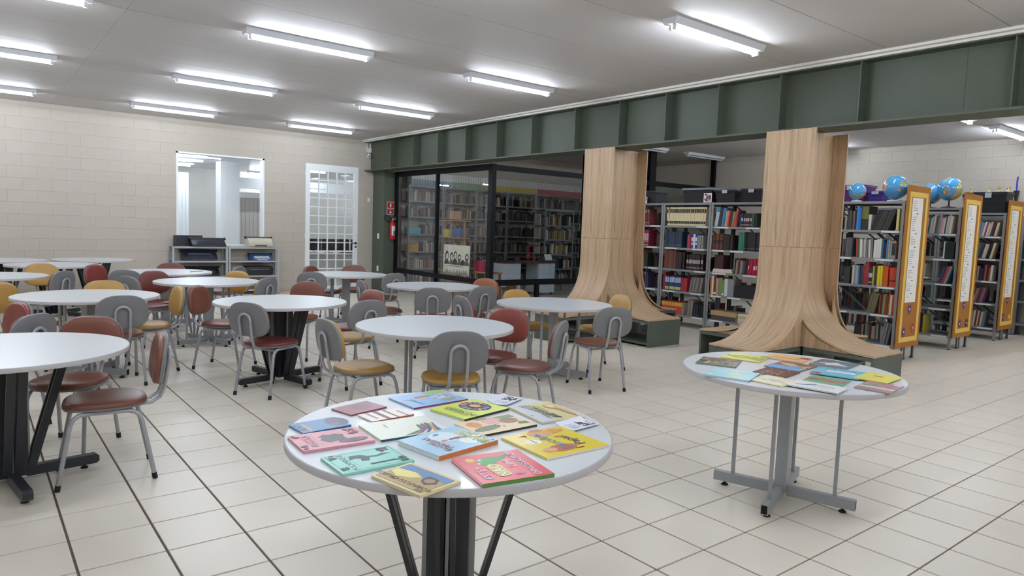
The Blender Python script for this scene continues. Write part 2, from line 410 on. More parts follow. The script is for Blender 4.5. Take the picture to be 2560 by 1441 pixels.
for a, b in ((GX+.05, 9.98), (10.06, 11.95), (12.15, 14.26)):
    fr('top_rail', a, b, GY-.035, GY+.035, 2.58, 2.68)
    fr('bottom_rail', a, b, GY-.035, GY+.035, .43, .54)
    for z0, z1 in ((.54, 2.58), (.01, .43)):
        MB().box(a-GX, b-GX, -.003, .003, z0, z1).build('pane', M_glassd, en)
fr('floor_post', 8.78, 8.86, GY-.035, GY+.035, 0, .43)
# ------------------------------------------------------------------ ceiling lamps
M_tubeL = emis('lit_tube', '#eaf3ff', LAMP); M_tubeN = emis('lit_tube_office', '#e6f2ff', LAMP_NEXT)
M_tubeO = mat('unlit_tube', '#c9ccd0', .3); M_fix = mat('lamp_housing_white', '#d5d9e0', .4)
def lamp_proto(m):
    r = empty('ceiling_lamp')
    Ln = 1.36
    MB().prism([(-.085, 0), (.085, 0), (.055, -.055), (-.055, -.055)], -Ln/2, Ln/2, Matrix(((0, 0, 1, 0), (1, 0, 0, 0), (0, 1, 0, 0), (0, 0, 0, 1)))).build('housing', M_fix, r)
    for s in (-1, 1):
        for yy in (-.02, .02): MB().box(s*(Ln/2-.05)-.012, s*(Ln/2-.05)+.012, yy-.012, yy+.012, -.098, -.056).build('lamp_holder', M_whitetrim, r)
    MB().tube([(-Ln/2+.063, 0, -.078), (Ln/2-.063, 0, -.078)], .016, 10).build('tube', m, r, True)
    return r
lp = lamp_proto(M_tubeL); lo = lamp_proto(M_tubeO); ln = lamp_proto(M_tubeN)
usedl = set()
def lamp(proto, x, y, z, label, group):
    if id(proto) in usedl: o = copy_tree(proto)
    else: usedl.add(id(proto)); o = proto
    o.location = (x, y, z); tag(o, label, 'lamp', group); return o
rows = [(13.15, 'fourth row of lamps, by the far wall'), (10.15, 'third row of lamps'), (7.15, 'second row of lamps'), (4.05, 'first row of lamps'), (1.05, 'row overhead'), (-1.95, 'row behind the camera')]
colsn = [(-2.38, 'outermost'), (.225, 'left'), (2.87, 'middle'), (5.5, 'beam-side')]
for y, rn in rows:
    for x, cn in colsn: lamp(lp, x, y, HC-.0005, 'lit %s ceiling tube lamp in the %s' % (cn, rn), 'ceiling tube lamps of the hall')
for x, cn in ((8.45, 'nearest the beam'), (11.07, 'in the middle'), (13.35, 'near the back wall')):
    for y, rn in ((7.15, 'behind the wooden columns'), (4.05, 'above the yellow panels'), (1.05, 'just beyond the frame'), (-1.95, 'well beyond the frame')):
        lamp(lp, x, y, HC-.0005, 'lit tube lamp over the bookcases, %s, %s' % (cn, rn), 'ceiling tube lamps over the bookcases')
for x, cn in ((11.5, 'beside the wooden column'), (13.55, 'nearer the back wall')):
    lamp(lo, x, 10.12, HC-.0005, 'unlit tube lamp before the archive frame, %s' % cn, 'unlit lamps by the archive')
# ------------------------------------------------------------------ clad columns with curved benches
def curve_pts():
    A, B_, C_, D_ = (.0, 1.12), (.0, .62), (.30, .372), (.83, .372)   # (out, z)
    pts = [(0, 2.69), (0, 2.1), (0, 1.42), (0, 1.27)]
    for k in range(17):
        t = k/16; q = [(1-t)**3*a + 3*(1-t)**2*t*b + 3*(1-t)*t*t*c + t**3*d for a, b, c, d in zip(A, B_, C_, D_)]
        pts.append(tuple(q))
    return pts
CP = curve_pts()
def strip(name, pts, half, m, parent, M, th=.02):
    mb = MB(); uv = []; s = 0; prev = None; N = len(pts)
    nor = []
    for k in range(N):
        a = Vector(pts[max(k-1, 0)]); b = Vector(pts[min(k+1, N-1)]); t = (b-a).normalized(); nor.append(Vector((t.y, -t.x)) * -1)
    for k, (o, z) in enumerate(pts):
        if prev is not None: s += (Vector((o, z))-prev).length
        prev = Vector((o, z))
        for side, d in ((-1, 0), (1, 0), (1, th), (-1, th)):
            p = Vector((o, z)) - nor[k]*d
            mb.v.append(tuple(M @ Vector((p.x, side*half, p.y)))); uv.append((side*half + (d*3), s))
    for k in range(N-1):
        i = 4*k
        for q in range(4): mb.f.append((i+q, i+(q+1) % 4, i+4+(q+1) % 4, i+4+q))
    mb.f += [(0, 3, 2, 1), tuple(4*(N-1)+q for q in range(4))]
    mb.uv = uv
    return mb.build(name, m, parent, True)
def column(cx, cy, label):
    r = empty('clad_column', (cx, cy, 0), 0, label, 'column', 'wood clad columns with benches')
    arms = [(PI, .35, .29, 1.18), (-PI/2, .13, .325, 1.05), (0, .35, .29, 1.18), (PI/2, .13, .325, 1.05)]
    MB().box(-.33, .33, -.11, .11, .345, 2.693).build('core', M_woodedge, r)
    for an, off, half, end in arms:
        Rz = Matrix.Rotation(an, 4, 'Z')
        T = Rz @ Matrix.Translation((off, 0, 0))
        lenb = end-off
        pts = [(o*lenb/.83, z) for o, z in CP]
        up = pts[:3]; lo_ = pts[2:]
        strip('upper_panel', [(0, 2.69), (0, 2.0), (0, 1.4225)], half, M_wood, r, T)
        lo_ = [(0, 1.4195), (0, 1.27)] + pts[4:]
        strip('curved_panel', lo_, half, M_wood, r, T)
        # gussets closing the sides under the curve
        prof = [(-.022, 1.0)] + [(o-.03, z-.024) for o, z in lo_ if .40 < z < 1.0] + [(o, .352) for o, z in lo_[-1:]] + [(-.022, .352)]
        for sd in (-1, 1):
            Mg = T @ Matrix.Translation((0, sd*(half-.03), 0)) @ Matrix.Rotation(PI/2, 4, 'X')
            g = MB().prism(prof, -.008, .008, Mg); g.uv = [(v[0]+v[1], v[2]) for v in g.v]
            g.build('side_gusset', M_wood, r)
        # bench box: open at both long sides
        bx0 = .36 if off > .3 else .30
        b = lambda nm, x0, x1, y0, y1, z0, z1: MB().box(x0, x1, y0, y1, z0, z1, Rz).build(nm, M_green2, r)
        b('bench_end', end-.03, end-.004, -half, half, .002, .349)
        b('bench_top', bx0+.02, end-.031, -half, half, .312, .349)
        b('bench_bottom', bx0+.02, end-.031, -half, half, .03, .055)
        b('bench_divider', bx0-.005, bx0+.018, -half, half, .002, .349)
    return r
column(7.4, 7.06, 'wood clad column with curved benches, farther one, beside the archive')
column(7.4, 4.16, 'wood clad column with curved benches, nearer one, behind the book table')
# ------------------------------------------------------------------ round tables
def disc_top(parent):
    n = 96; a = MB().lathe([(.597, .7345), (.597, .76)], n)
    MB().lathe([(.5945, .735), (.5945, .7605)], n).build('tabletop', M_top, parent)
    e = MB(); prof = [(.595, .7348), (.598, .7345), (.6, .737), (.6, .758), (.5985, .7602), (.5952, .7602)]
    for r_, z in prof:
        for q in range(n): e.v.append((r_*math.cos(2*PI*q/n), r_*math.sin(2*PI*q/n), z))
    for k in range(len(prof)-1):
        for q in range(n): e.f.append((k*n+q, k*n+(q+1) % n, (k+1)*n+(q+1) % n, (k+1)*n+q))
    e.build('edge_band', M_edge, parent, True)
def leveler(parent, x, y):
    MB().lathe([(.008, .012), (.008, .03)], 8, (x, y)).lathe([(.02, 0), (.02, .008), (.01, .013)], 10, (x, y)).build('levelling_foot', M_rub, parent)
def grey_table():
    r = empty('round_table'); disc_top(r)
    MB().box(-.05, .05, -.032, .032, .05, .728).build('pedestal', M_tgrey, r)
    MB().box(-.3, .3, -.02, .02, .716, .733).box(-.02, .02, -.3, .3, .7165, .7335).build('top_bracket', M_tgrey, r)
    for k in range(4):
        Rz = Matrix.Rotation(k*PI/2, 4, 'Z')
        f = MB().box(.034, .395, -.02, .02, .026, .083, Rz).build('foot', M_tgrey, r)
        MB().box(.3945, .3955, -.016, .016, .031, .078, Rz).build('tube_end', M_tube_shade, f)
        p = Rz @ Vector((.33, 0, 0)); leveler(f, p.x, p.y)
        q = Rz @ Vector((.285, 0, 0)); MB().box(q.x-.0095, q.x+.0095, q.y-.0095, q.y+.0095, .083, .718).build('support_rod', M_tgrey, r)
    return r
def black_table():
    r = empty('round_table'); disc_top(r)
    for sx in (-1, 1):
        for sy_ in (-1, 1): MB().box(sx*.045-.032, sx*.045+.032, sy_*.045-.032, sy_*.045+.032, .05, .728).build('pedestal_tube', M_tblack, r)
    MB().box(-.1, .1, -.006, .006, .051, .73).box(-.006, .006, -.1, .1, .0511, .7301).build('trim_fin', mat('aluminium_trim', '#9a9ba0', .35, metal=.6), r)
    MB().box(-.34, .34, -.025, .025, .716, .733).box(-.025, .025, -.34, .34, .7165, .7335).build('top_bracket', M_tblack, r)
    for k in range(4):
        Rz = Matrix.Rotation(k*PI/2, 4, 'Z')
        f = MB().prism([(.079, .024), (.43, .024), (.445, .036), (.445, .066), (.43, .08), (.079, .08)], -.024, .024, Rz @ Matrix.Rotation(PI/2, 4, 'X')).build('foot', M_tblack, r)
        p = Rz @ Vector((.37, 0, 0)); leveler(f, p.x, p.y)
        for d in (-.026, .026):
            a = Rz @ Vector((.10, d, .075)); c = Rz @ Vector((.285, d, .724)); MB().bar(a, c, .018, .042).build('strut', M_tblack, r)
    return r
gt, bt = grey_table(), black_table(); usedt = set()
TB = []
def table(kind, x, y, az, label):
    pr = gt if kind == 'g' else bt
    o = copy_tree(pr) if kind in usedt else pr; usedt.add(kind)
    TB.append((x, y)); o.location = (x, y, 0); o.rotation_euler = (0, 0, math.radians(az)); tag(o, label, 'table', 'white round tables')
table('b', 1.414, 2.127, 45+8, 'white round table with black legs in the foreground, covered with books')
table('g', 3.719, 2.10, 18, 'white round table on grey rods covered with books, before the wooden column')
table('b', .154, 4.683, 8, 'empty white round table with black legs at the left, near the foreground')
table('g', 2.809, 4.49, 20, 'empty white round table just behind the foreground book table, ringed by six chairs')
table('b', 2.32, 6.445, 15, 'empty white round table with black cross base and paired struts, mid hall')
table('g', .875, 7.49, 45, 'empty white round table behind the left foreground table, grey seat back before it')
table('g', 2.28, 8.80, 20, 'empty white round table in front of the low typewriter shelves, mustard chair behind')
table('g', 2.135, 10.43, 10, 'white round table with a red pencil lying on it, left of typewriter shelves')
table('g', 4.787, 5.35, 24, 'empty white round table before the farther wooden column')
table('g', 4.66, 7.50, 24, 'empty white round table in front of the archive glass')
table('g', 4.41, 9.56, 18, 'empty white round table in front of the white grid door')
table('b', 1.655, 13.388, 30, 'white black-legged round table at the far wall, right one of the three bare ones')
table('b', .99, 12.07, 40, 'white black-legged round table without chairs, front one of the three at far wall')
table('b', .415, 13.25, 20, 'white black-legged round table at the far wall, left one of the three bare ones')
table('g', .179, 10.08, 15, 'white round table at the left edge with a mustard chair behind it')
table('b', -.54, 2.555, 30, 'white round table of which only a rim shows at the lower left corner')
# ------------------------------------------------------------------ chairs
def superell(w_, h_, n=36, e=2.9, taper=0.0):
    out = []
    for k in range(n):
        a = 2*PI*k/n; c, s = math.cos(a), math.sin(a)
        x = w_/2*math.copysign(abs(c)**(2/e), c); y = h_/2*math.copysign(abs(s)**(2/e), s)
        out.append((x*(1-taper*y/(h_/2)), y))
    return out
def pad(outline, rings, f):
    # rings: list of (scale, offset); f maps (x, y, t) to 3-D
    mb = MB(); n = len(outline)
    for sc, t in rings:
        for x, y in outline: mb.v.append(f(x*sc, y*sc, t))
    for k in range(len(rings)-1):
        for q in range(n): mb.f.append((k*n+q, k*n+(q+1) % n, (k+1)*n+(q+1) % n, (k+1)*n+q))
    mb.f.append(tuple(range(n))[::-1]); mb.f.append(tuple((len(rings)-1)*n+q for q in range(n)))
    return mb
def chair_proto():
    r = empty('stacking_chair')
    so = superell(.41, .425, 36, 2.6, -.03)
    seatf = lambda x, y, t: (x, y+.0, t - .35*max(0, y-.12)**1.5 - .10*max(0, -y-.1)**2)
    pad(so, [(.99, .437), (1.0, .441), (1.0, .452), (.975, .463), (.9, .470), (.7, .4745), (.35, .476), (.05, .476)], seatf).build('seat', VIN['b'], r, True)
    pad(so, [(.9, .424), (.985, .427), (1.012, .437), (1.012, .4405), (1.0, .4408)], seatf).build('seat_shell', M_shell, r, True)
    bo = superell(.405, .295, 36, 2.75, .055)
    tilt = math.radians(8)
    def bf(x, y, t):
        yy = -.296 - math.sin(tilt)*y + t + .28*x*x*1.0
        return (x, yy, .678 + y*math.cos(tilt))
    pad(bo, [(.985, .004), (1.0, .009), (1.0, .021), (.965, .033), (.87, .040), (.5, .043), (.05, .043)], bf).build('backrest', VIN['b'], r, True)
    pad(bo, [(.05, -.016), (.6, -.016), (.93, -.014), (1.0, -.009), (1.02, .001), (1.02, .008), (1.005, .0088)], bf).build('back_shell', M_shell, r, True)
    for sx in (-1, 1):
        for sy_ in (1, -1):
            p = [(sx*.186, sy_*.238, .012), (sx*.176, sy_*.196, .24), (sx*.17, sy_*.176, .345), (sx*.168, sy_*.160, .385), (sx*.167, sy_*.132, .406), (sx*.166, sy_*.10, .4105)]
            l = MB().tube(p, .0125, 8).build('leg', M_tube, r, True)
            MB().tube([(sx*.1865, sy_*.2395, 0), (sx*.185, sy_*.2335, .034)], .0148, 10).build('rubber_cap', M_rub, l, True)
        MB().tube([(sx*.166, .10, .4105), (sx*.166, -.10, .4105)], .0125, 8).build('side_rail', M_tube, r, True)
    for yy in (.085, -.125): MB().tube([(-.166, yy, .4), (.166, yy, .4)], .009, 8).build('cross_rail', M_tube, r, True)
    for sx in (-1, 1):
        for yy in (.09, -.09): MB().box(sx*.16-.01, sx*.16+.01, yy-.014, yy+.014, .412, .4255).build('spacer', M_rub, r)
    h = .058; pts = []
    left = [(-h, .02, .4165), (-h, -.17, .4165), (-h, -.235, .423), (-h, -.281, .45), (-h, -.3045, .51), (-h, -.318, .60), (-h, -.329, .672)]
    arc = [(-h*math.cos(a), -.329-.004*math.sin(a), .672+h*math.sin(a)) for a in [PI*k/8 for k in range(1, 8)]]
    pts = left + arc + [(h, y, z) for x, y, z in left[::-1]]
    bs = MB().tube(pts, .0115, 8).build('back_support', M_tube, r, True)
    for a in (.9, PI-.9): MB().ball((-h*math.cos(a), -.342, .672+h*math.sin(a)), .005, 8, 5).build('rivet', M_tube, bs)
    return r
cp = chair_proto(); usedc = []
def chair(x, y, az, back, seat, label):
    o = copy_tree(cp) if usedc else cp; usedc.append(1)
    o.location = (x, y, 0); o.rotation_euler = (0, 0, -math.radians(az)); tag(o, label, 'chair', 'grey framed vinyl chairs of the hall')
    for c in o.children:
        n = c.name.split('.')[0]
        k = back if n == 'backrest' else seat if n == 'seat' else None
        if k:
            if c.data.users > 1 or True:
                c.material_slots[0].link = 'OBJECT'; c.material_slots[0].material = VIN[k]
CH = [
 (0.610, 4.550, -84, 'b', 'b', 'brown chair seen in profile at the left foreground table, nearest to the camera'),
 (0.501, 5.182, -148, 'b', 'b', 'brown chair facing us behind the left foreground table, its seat below the top'),
 (0.030, 6.366, -109, 'r', 'r', 'red chair in profile at the left edge, just beyond the left foreground table'),
 (0.136, 5.901, -46, 'm', 'm', 'chair whose grey back overlaps the red profile chair at the left edge'),
 (1.051, 7.055, 1, 'b', 'b', 'chair with broad grey back before the second left table, brown seat'),
 (1.371, 7.508, -92, 'y', 'y', 'mustard chair back to back with a brown one, facing left'),
 (2.060, 7.330, 132, 'b', 'b', 'brown chair turned our way, back to back with a mustard chair'),
 (0.486, 8.153, 127, 'y', 'y', 'mustard chair cut by the left frame edge, beside the second left table'),
 (1.102, 8.075, 186, 'y', 'y', 'mustard chair facing us across the second left table, only its top showing'),
 (0.688, 10.055, -47, 'b', 'b', 'grey backed chair with brown seat beside the chair-less tables, left part of hall'),
 (0.803, 10.955, 176, 'y', 'y', 'mustard chair behind the left edge table near the far wall'),
 (1.574, 10.809, 137, 'r', 'b', 'red chair right of the three bare black-legged tables at the far wall'),
 (1.719, 10.181, 30, 'b', 'b', 'grey backed chair with back arch visible left of the pencil table'),
 (1.690, 9.045, 62, 'b', 'b', 'grey backed chair turned right, overlapping a red chair left of the middle tables'),
 (1.949, 9.420, 161, 'm', 'm', 'red chair facing us between the pencil table and the table before it'),
 (2.340, 11.042, 192, 'm', 'm', 'dark red chair whose top shows above the pencil table'),
 (2.589, 9.355, -123, 'y', 'b', 'mustard backed chair in front of the typewriter shelves'),
 (2.919, 10.632, -44, 'b', 'b', 'chair of which a small grey corner shows before the soft case on the shelf'),
 (2.677, 8.636, -36, 'y', 'y', 'pale grey backed chair with mustard edge right of the typewriter shelf table'),
 (2.094, 6.060, 59, 'b', 'm', 'grey backed chair with dark red seat in front of the black cross base table'),
 (2.892, 7.503, -138, 'b', 'b', 'brown chair facing us behind the black cross base table'),
 (4.372, 10.189, 147, 'b', 'b', 'brown chair left of the grid door table, against the cream wall'),
 (3.893, 9.470, 31, 'm', 'm', 'grey backed chair drawn up to the near left of the grid door table'),
 (4.886, 10.386, -150, 'b', 'b', 'brown chair in front of the grid door, behind its table'),
 (4.083, 7.732, 101, 'b', 'b', 'chair with narrow grey back in profile right of the grid door table, facing right'),
 (3.065, 6.574, -98, 'r', 'm', 'red chair facing left, partly hidden by a pale grey chair back'),
 (4.761, 9.095, -7, 'b', 'b', 'grey backed chair between the grid door table and the archive table'),
 (2.832, 6.025, -7, 'y', 'y', 'pale grey backed chair with mustard seat behind the central table'),
 (4.274, 6.908, 32, 'b', 'b', 'grey backed chair square in front of the archive glass table'),
 (4.198, 5.721, 97, 'r', 'r', 'chair with narrow grey back and red pad left of the farther column table'),
 (4.821, 6.945, 1, 'b', 'b', 'grey backed chair at the right end of the archive glass table'),
 (5.304, 7.528, -114, 'o', 'o', 'orange-brown chair at the far right of the archive glass table'),
 (4.940, 5.885, 179, 'y', 'y', 'mustard chair behind the table that stands before the farther wooden column'),
 (5.479, 5.378, -78, 'y', 'y', 'mustard chair right of the farther column table, facing left'),
 (4.800, 4.720, 16, 'b', 'b', 'grey backed chair with brown seat near the farther wooden column bench'),
 (3.409, 4.147, -34, 'b', 'b', 'brown seated chair in profile at the right of the central table, facing left'),
 (3.428, 4.603, -112, 'r', 'm', 'red chair facing left at the far right of the central table'),
 (2.696, 4.086, 24, 'y', 'y', 'grey backed chair with mustard seat right behind the foreground book table'),
 (2.315, 4.691, 89, 'y', 'y', 'mustard chair in profile at the left of the central table, facing right'),
]
def clear_of_tables(x, y, az):
    h = Vector((math.sin(math.radians(az)), math.cos(math.radians(az)))); r_ = Vector((h.y, -h.x)); p = Vector((x, y))
    for it in range(60):
        moved = False
        for tx, ty in TB:
            for u in (-.2, -.13, 0, .13, .2):
                for d in (.25, .32):
                    q = p - h*d + r_*u - Vector((tx, ty))
                    if q.length < .612: p -= h*.006; p += q.normalized()*.004; moved = True
        if not moved: break
    return p.x, p.y
for c in CH:
    x, y = clear_of_tables(*c[:3]); chair(x, y, *c[2:])
tag(MB().tube([(2.42, 10.27, .7655), (2.61, 10.36, .7655)], .004, 6).build('pencil', flat('#a8434a')), 'red pencil lying on a white round table near typewriter shelves', 'pencil')
# ------------------------------------------------------------------ steel bookcases
LV = [.2, .585, .945, 1.30, 1.66, 2.03]     # shelf tops
BAY = .955
def bookcase(x, y0, rear, label, labels, depth=.30, levels=LV, name='steel_bookcase', face='-x', width=BAY, mats=(None, None), group='grey steel bookcases'):
    """x: front plane, y0: right end, runs to y0+width; front looks to -x (or -y for face '-y': then x is the left end and y0 the front plane)."""
    mu, ms = mats[0] or M_steel, mats[1] or M_steel
    o = empty(name, (x if face == '-x' else x+width, y0, 0), 0 if face == '-x' else PI/2, label, 'bookcase', group)
    # local: front at x=0, depth +x, runs +y
    sg = 1
    top = levels[-1]
    for xx, dx in ((0, 1), (depth, -1)):
        for yy, dy in ((.004, 1), (width-.004, -1)):
            p = [(xx, yy), (xx+dx*.034, yy), (xx+dx*.034, yy+dy*.003), (xx+dx*.003, yy+dy*.003), (xx+dx*.003, yy+dy*.036), (xx, yy+dy*.036)]
            if dx*dy < 0: p = p[::-1]
            MB().prism(p, .012, top+.004).build('upright', mu, o)
            MB().box(min(xx, xx+dx*.038), max(xx, xx+dx*.038), min(yy, yy+dy*.038), max(yy, yy+dy*.038), 0, .012).build('plastic_foot', M_rub, o)
    for k, z in enumerate(levels):
        sh = MB().box(.0035, depth-.0035, .0075, width-.0075, z-.003, z).box(.0035, .005, .041, width-.041, z-.032, z-.003).box(depth-.005, depth-.0035, .041, width-.041, z-.032, z-.003).build('shelf', ms, o)
        if labels and k < len(levels)-1:
            for a, b in ([(.1, .34), (.66, .92)] if (k*3+int(y0*10)) % 2 else [(.36, .6), (.72, .93)] if k % 2 else [(.06, .28)]):
                MB().box(.0015, .0034, a*width, b*width, z-.029, z-.006).build('shelf_label', M_lbl, sh)
    for a, b in ((levels[0], levels[2]), (levels[3], levels[-1])) if name != 'low_shelf_unit' else ():
        MB().bar((depth-.01, .05, a+.03), (depth-.01, width-.05, b-.04), .004, .022).build('cross_brace', M_steel2, o)
    return o
RX = [9.2, 11.03, 12.84]
bayn = ['bay behind the yellow panel end', 'bay hidden by the near column', 'bay left of the near wooden column', 'middle bay between the two wooden columns', 'bay just right of the far wooden column']
for k in range(5):
    bookcase(RX[0], 3.82+BAY*k, 0, 'grey steel bookcase in the first row, %s' % bayn[k], True)
    bookcase(RX[0]+.32, 3.82+BAY*k, 1, 'rear-facing bookcase behind the first row, %s' % bayn[k], False, mats=(M_steel2, M_steel2))
for rI, rn in ((1, 'second'), (2, 'third')):
    for k, kn in ((0, 'at its yellow panel end'), (1, 'second bay from its yellow panel')):
        bookcase(RX[rI], 3.82+BAY*k, 0, 'grey steel bookcase in the %s row, %s' % (rn, kn), True)
        bookcase(RX[rI]+.32, 3.82+BAY*k, 1, 'rear-facing bookcase behind the %s row, %s' % (rn, kn), False, mats=(M_steel2, M_steel2))
for k, kn in ((0, 'at the right edge of the picture'), (1, 'behind the third yellow panel'), (2, 'third bay from the right edge')):
    bookcase(14.06, 3.0+BAY*k, 0, 'grey bookcase against the back wall, %s' % kn, False)
# ------------------------------------------------------------------ books
random.seed(7)
BOOKS = []      # (x_front, y_left, z, thick, height, depth, colour, lean, band, where, n)
def row(bx, by0, lev, where, specs, depthmax=.26, inset=.012):
    """fill one shelf from its left end; specs: ('g', width) gap | (n, colours, tmin, tmax, hmin, hmax[, lean[, band]])"""
    y = by0+BAY-.05; z = LV[lev]+.001; n = 0; pend = 0.0
    for s in specs:
        if s[0] == 'g': y -= max(s[1], pend); pend = 0; continue
        cnt, cols, t0, t1, h0, h1 = s[:6]; lean = s[6] if len(s) > 6 else 0; band = s[7] if len(s) > 7 else None
        cols = cols.split(); sn = math.sin(abs(lean))*h1
        y -= max(0, pend - (sn if lean > 0 else 0)) + (sn if lean < 0 else 0)
        pend = sn if lean > 0 else 0
        for i in range(cnt):
            t = random.uniform(t0, t1); h = random.uniform(h0, h1)
            if y - t/math.cos(lean) - pend < by0+.046: break
            n += 1
            BOOKS.append((bx+inset+random.uniform(0, .018), y, z, t, h, min(depthmax, h*random.uniform(.68, .8)), cols[i % len(cols)] if band or len(cols) > 3 else random.choice(cols), lean, band, where, n))
            y -= t/math.cos(lean) + .0012
W = {'A': 'by far column', 'B': 'between the columns', 'C': 'left of near column', 'E': 'beside first yellow panel', 'F': 'beside second yellow panel', 'G': 'beside third yellow panel'}
Y_ = {k: 3.82+BAY*i for k, i in (('E', 0), ('D', 1), ('C', 2), ('B', 3), ('A', 4))}
dark = '#17161a #201d22 #131a20 #251f1f'
mixd = '#2a2a30 #4a3a36 #6b6660 #b8b2a6 #3a4a5c #7a2f30 #8d8778 #c8bfae #23303a #59402e'
past = '#c9bfae #a8b4b0 #d8cfc0 #3d5a48 #d6c9a8 #8aa0b4 #cbb79a #6d4a4e #4f8c94 #8f8f94 #d49a94 #e0d6c6 #33405c'
row(RX[0], Y_['A'], 4, ('top shelf', 'A'), [('g', .34), (9, '#6e1f26 #5f1a22 #74262b', .024, .03, .27, .28, -.06, 'silver')])
row(RX[0], Y_['A'], 3, ('second shelf', 'A'), [('g', .34), (9, '#7d1c2c #861f30', .026, .03, .27, .28, 0, 'white2')])
row(RX[0], Y_['A'], 2, ('third shelf', 'A'), [('g', .42), (1, '#8a6a48', .07, .07, .28, .28, -.12), (2, '#1d1a1c', .03, .04, .22, .25)])
row(RX[0], Y_['A'], 1, ('fourth shelf', 'A'), [('g', .36), (11, '#3a3350 #2b2c44 #1c2438 #20222c #2a3a5a', .02, .024, .27, .275, -.08, 'tops')])
row(RX[0], Y_['A'], 0, ('bottom shelf', 'A'), [('g', .4), (4, '#d9dce4 #cfd3da', .035, .05, .27, .29), (4, dark, .03, .04, .2, .26)])
row(RX[0], Y_['B'], 4, ('top shelf', 'B'), [(1, '#e6d9ae', .034, .034, .30, .30, -.1, 'black2'), (19, '#e6d9ae #e3d5a6', .036, .0375, .30, .302, .035, 'black2')])
row(RX[0], Y_['B'], 3, ('second shelf', 'B'), [(10, '#22344a #1c2c40 #263b50', .031, .036, .25, .26, 0, 'faint'), ('g', .10), (4, '#5a4a78 #c22a4c #8c2a58 #b02432', .018, .026, .2, .22), (3, '#26307c #dfe3ee #2a3590', .036, .04, .22, .23, 0, 'bluewhite'), (5, '#8e908c #9a9c96', .02, .022, .21, .215)])
row(RX[0], Y_['B'], 2, ('third shelf', 'B'), [(6, '#6b3722 #5a2c1c #7a4226', .036, .042, .30, .31), (3, '#26100e #1d0e0d', .05, .06, .27, .29), ('g', .05), (11, '#2c1114 #35151a #1f0d10', .026, .03, .25, .26, 0, 'whitedash')])
row(RX[0], Y_['B'], 1, ('fourth shelf', 'B'), [(1, '#8a2222', .055, .055, .29, .29), (8, '#22386e #1d3160 #2a4686', .036, .042, .235, .245, 0, 'blueyel'), (5, '#b02a36 #a02230', .022, .026, .22, .225, 0, 'faint'), ('g', .04), (13, '#8f8a84 #77726c #6a6a6e #a09a90', .013, .02, .24, .27, .16)])
row(RX[0], Y_['B'], 0, ('bottom shelf', 'B'), [('g', .53), (2, '#8a7f74 #4d2630', .04, .05, .25, .27, .08), (9, '#1a1c26 #20212a', .024, .03, .2, .21, 0, 'faint')])
row(RX[0], Y_['C'], 4, ('top shelf', 'C'), [(1, '#b7c8d6', .06, .06, .30, .30, .14, 'skytop'), (1, '#33272a', .055, .055, .29, .29, .15), (2, '#4a86b8 #a8a445', .024, .026, .285, .29, .13), (9, '#b0b4bc #d8944a #b83236 #7a2c34 #4a4038 #8c8468 #d8843c #c2382e #302c34', .022, .03, .22, .26, .1), (1, '#2a3278', .03, .03, .19, .19), (5, '#2a2428 #332a2c', .034, .038, .2, .21, 0, 'whitedash'), (2, '#2c4a34 #1d2c22', .034, .04, .2, .21)])
row(RX[0], Y_['C'], 3, ('second shelf', 'C'), [(5, '#5b2d1a #6b3a22', .034, .038, .235, .245, 0, 'leather'), (3, '#2a1a16 #201512', .05, .06, .23, .24), ('g', .1), (3, '#2f7a62 #2a6c58', .03, .036, .275, .28), (8, '#15171d #1b1d24', .034, .04, .28, .285, 0, 'faint')])
row(RX[0], Y_['C'], 2, ('third shelf', 'C'), [('g', .42), (5, '#4a3a34 #b08a6a #3a4c60 #a8622c #8f9094', .02, .03, .2, .24, .06), ('g', .1), (9, '#b32040 #a81c3a', .019, .021, .24, .245, .09, 'whiteblock')])
row(RX[0], Y_['C'], 1, ('fourth shelf', 'C'), [(1, '#c98d34', .02, .02, .27, .27), (1, '#e2dccc', .034, .034, .3, .3), (1, '#7a2424', .05, .05, .29, .29, 0, 'whitelow'), (1, '#a9a994', .034, .034, .27, .27), (1, '#a08a52', .07, .07, .28, .28, 0, 'faint'), (1, '#4aa05a', .04, .04, .25, .25, 0, 'whitelow'), (1, '#dcdfe2', .06, .06, .27, .27), (1, '#8d8f92', .11, .11, .27, .27)])
row(RX[0], Y_['E'], 4, ('top shelf', 'E'), [('g', .19), (5, '#3a3638 #54504c #2d3230 #6a5a52 #201f22', .02, .026, .24, .26), (2, '#2a6cb8 #3c84cc', .028, .034, .28, .31), (1, '#26281e', .09, .09, .31, .31, 0, 'olivetop'), (1, '#d8d2c8', .034, .034, .2, .2), (10, '#2a2826 #3a3632 #1f1e1e #46423a', .017, .024, .26, .275, .34), (2, '#d9d23a #cfc880', .028, .034, .25, .275), (4, '#20223e #2c2c58 #1d2036', .024, .03, .27, .29)])
row(RX[0], Y_['E'], 3, ('second shelf', 'E'), [('g', .19), (2, '#5a5a5e #6a6a6e', .035, .04, .25, .26), ('g', .05), (3, '#2f7a52 #9a3028 #d8d6ce', .024, .032, .22, .25, -.05), (10, '#b8b4ac #d6d4cc #6e6c68 #9a9890 #3a3a40', .009, .016, .23, .26, -.04), (3, '#e2e0da #d8b890 #cfcdc6', .024, .034, .23, .26), (6, '#3c6a72 #1e2c54 #16255a #4c7ab0 #b4935c #7aa4d0', .018, .024, .2, .25), (3, '#9c8c84 #e0dcd4 #504c4c', .045, .06, .225, .23, 0, 'figure')])
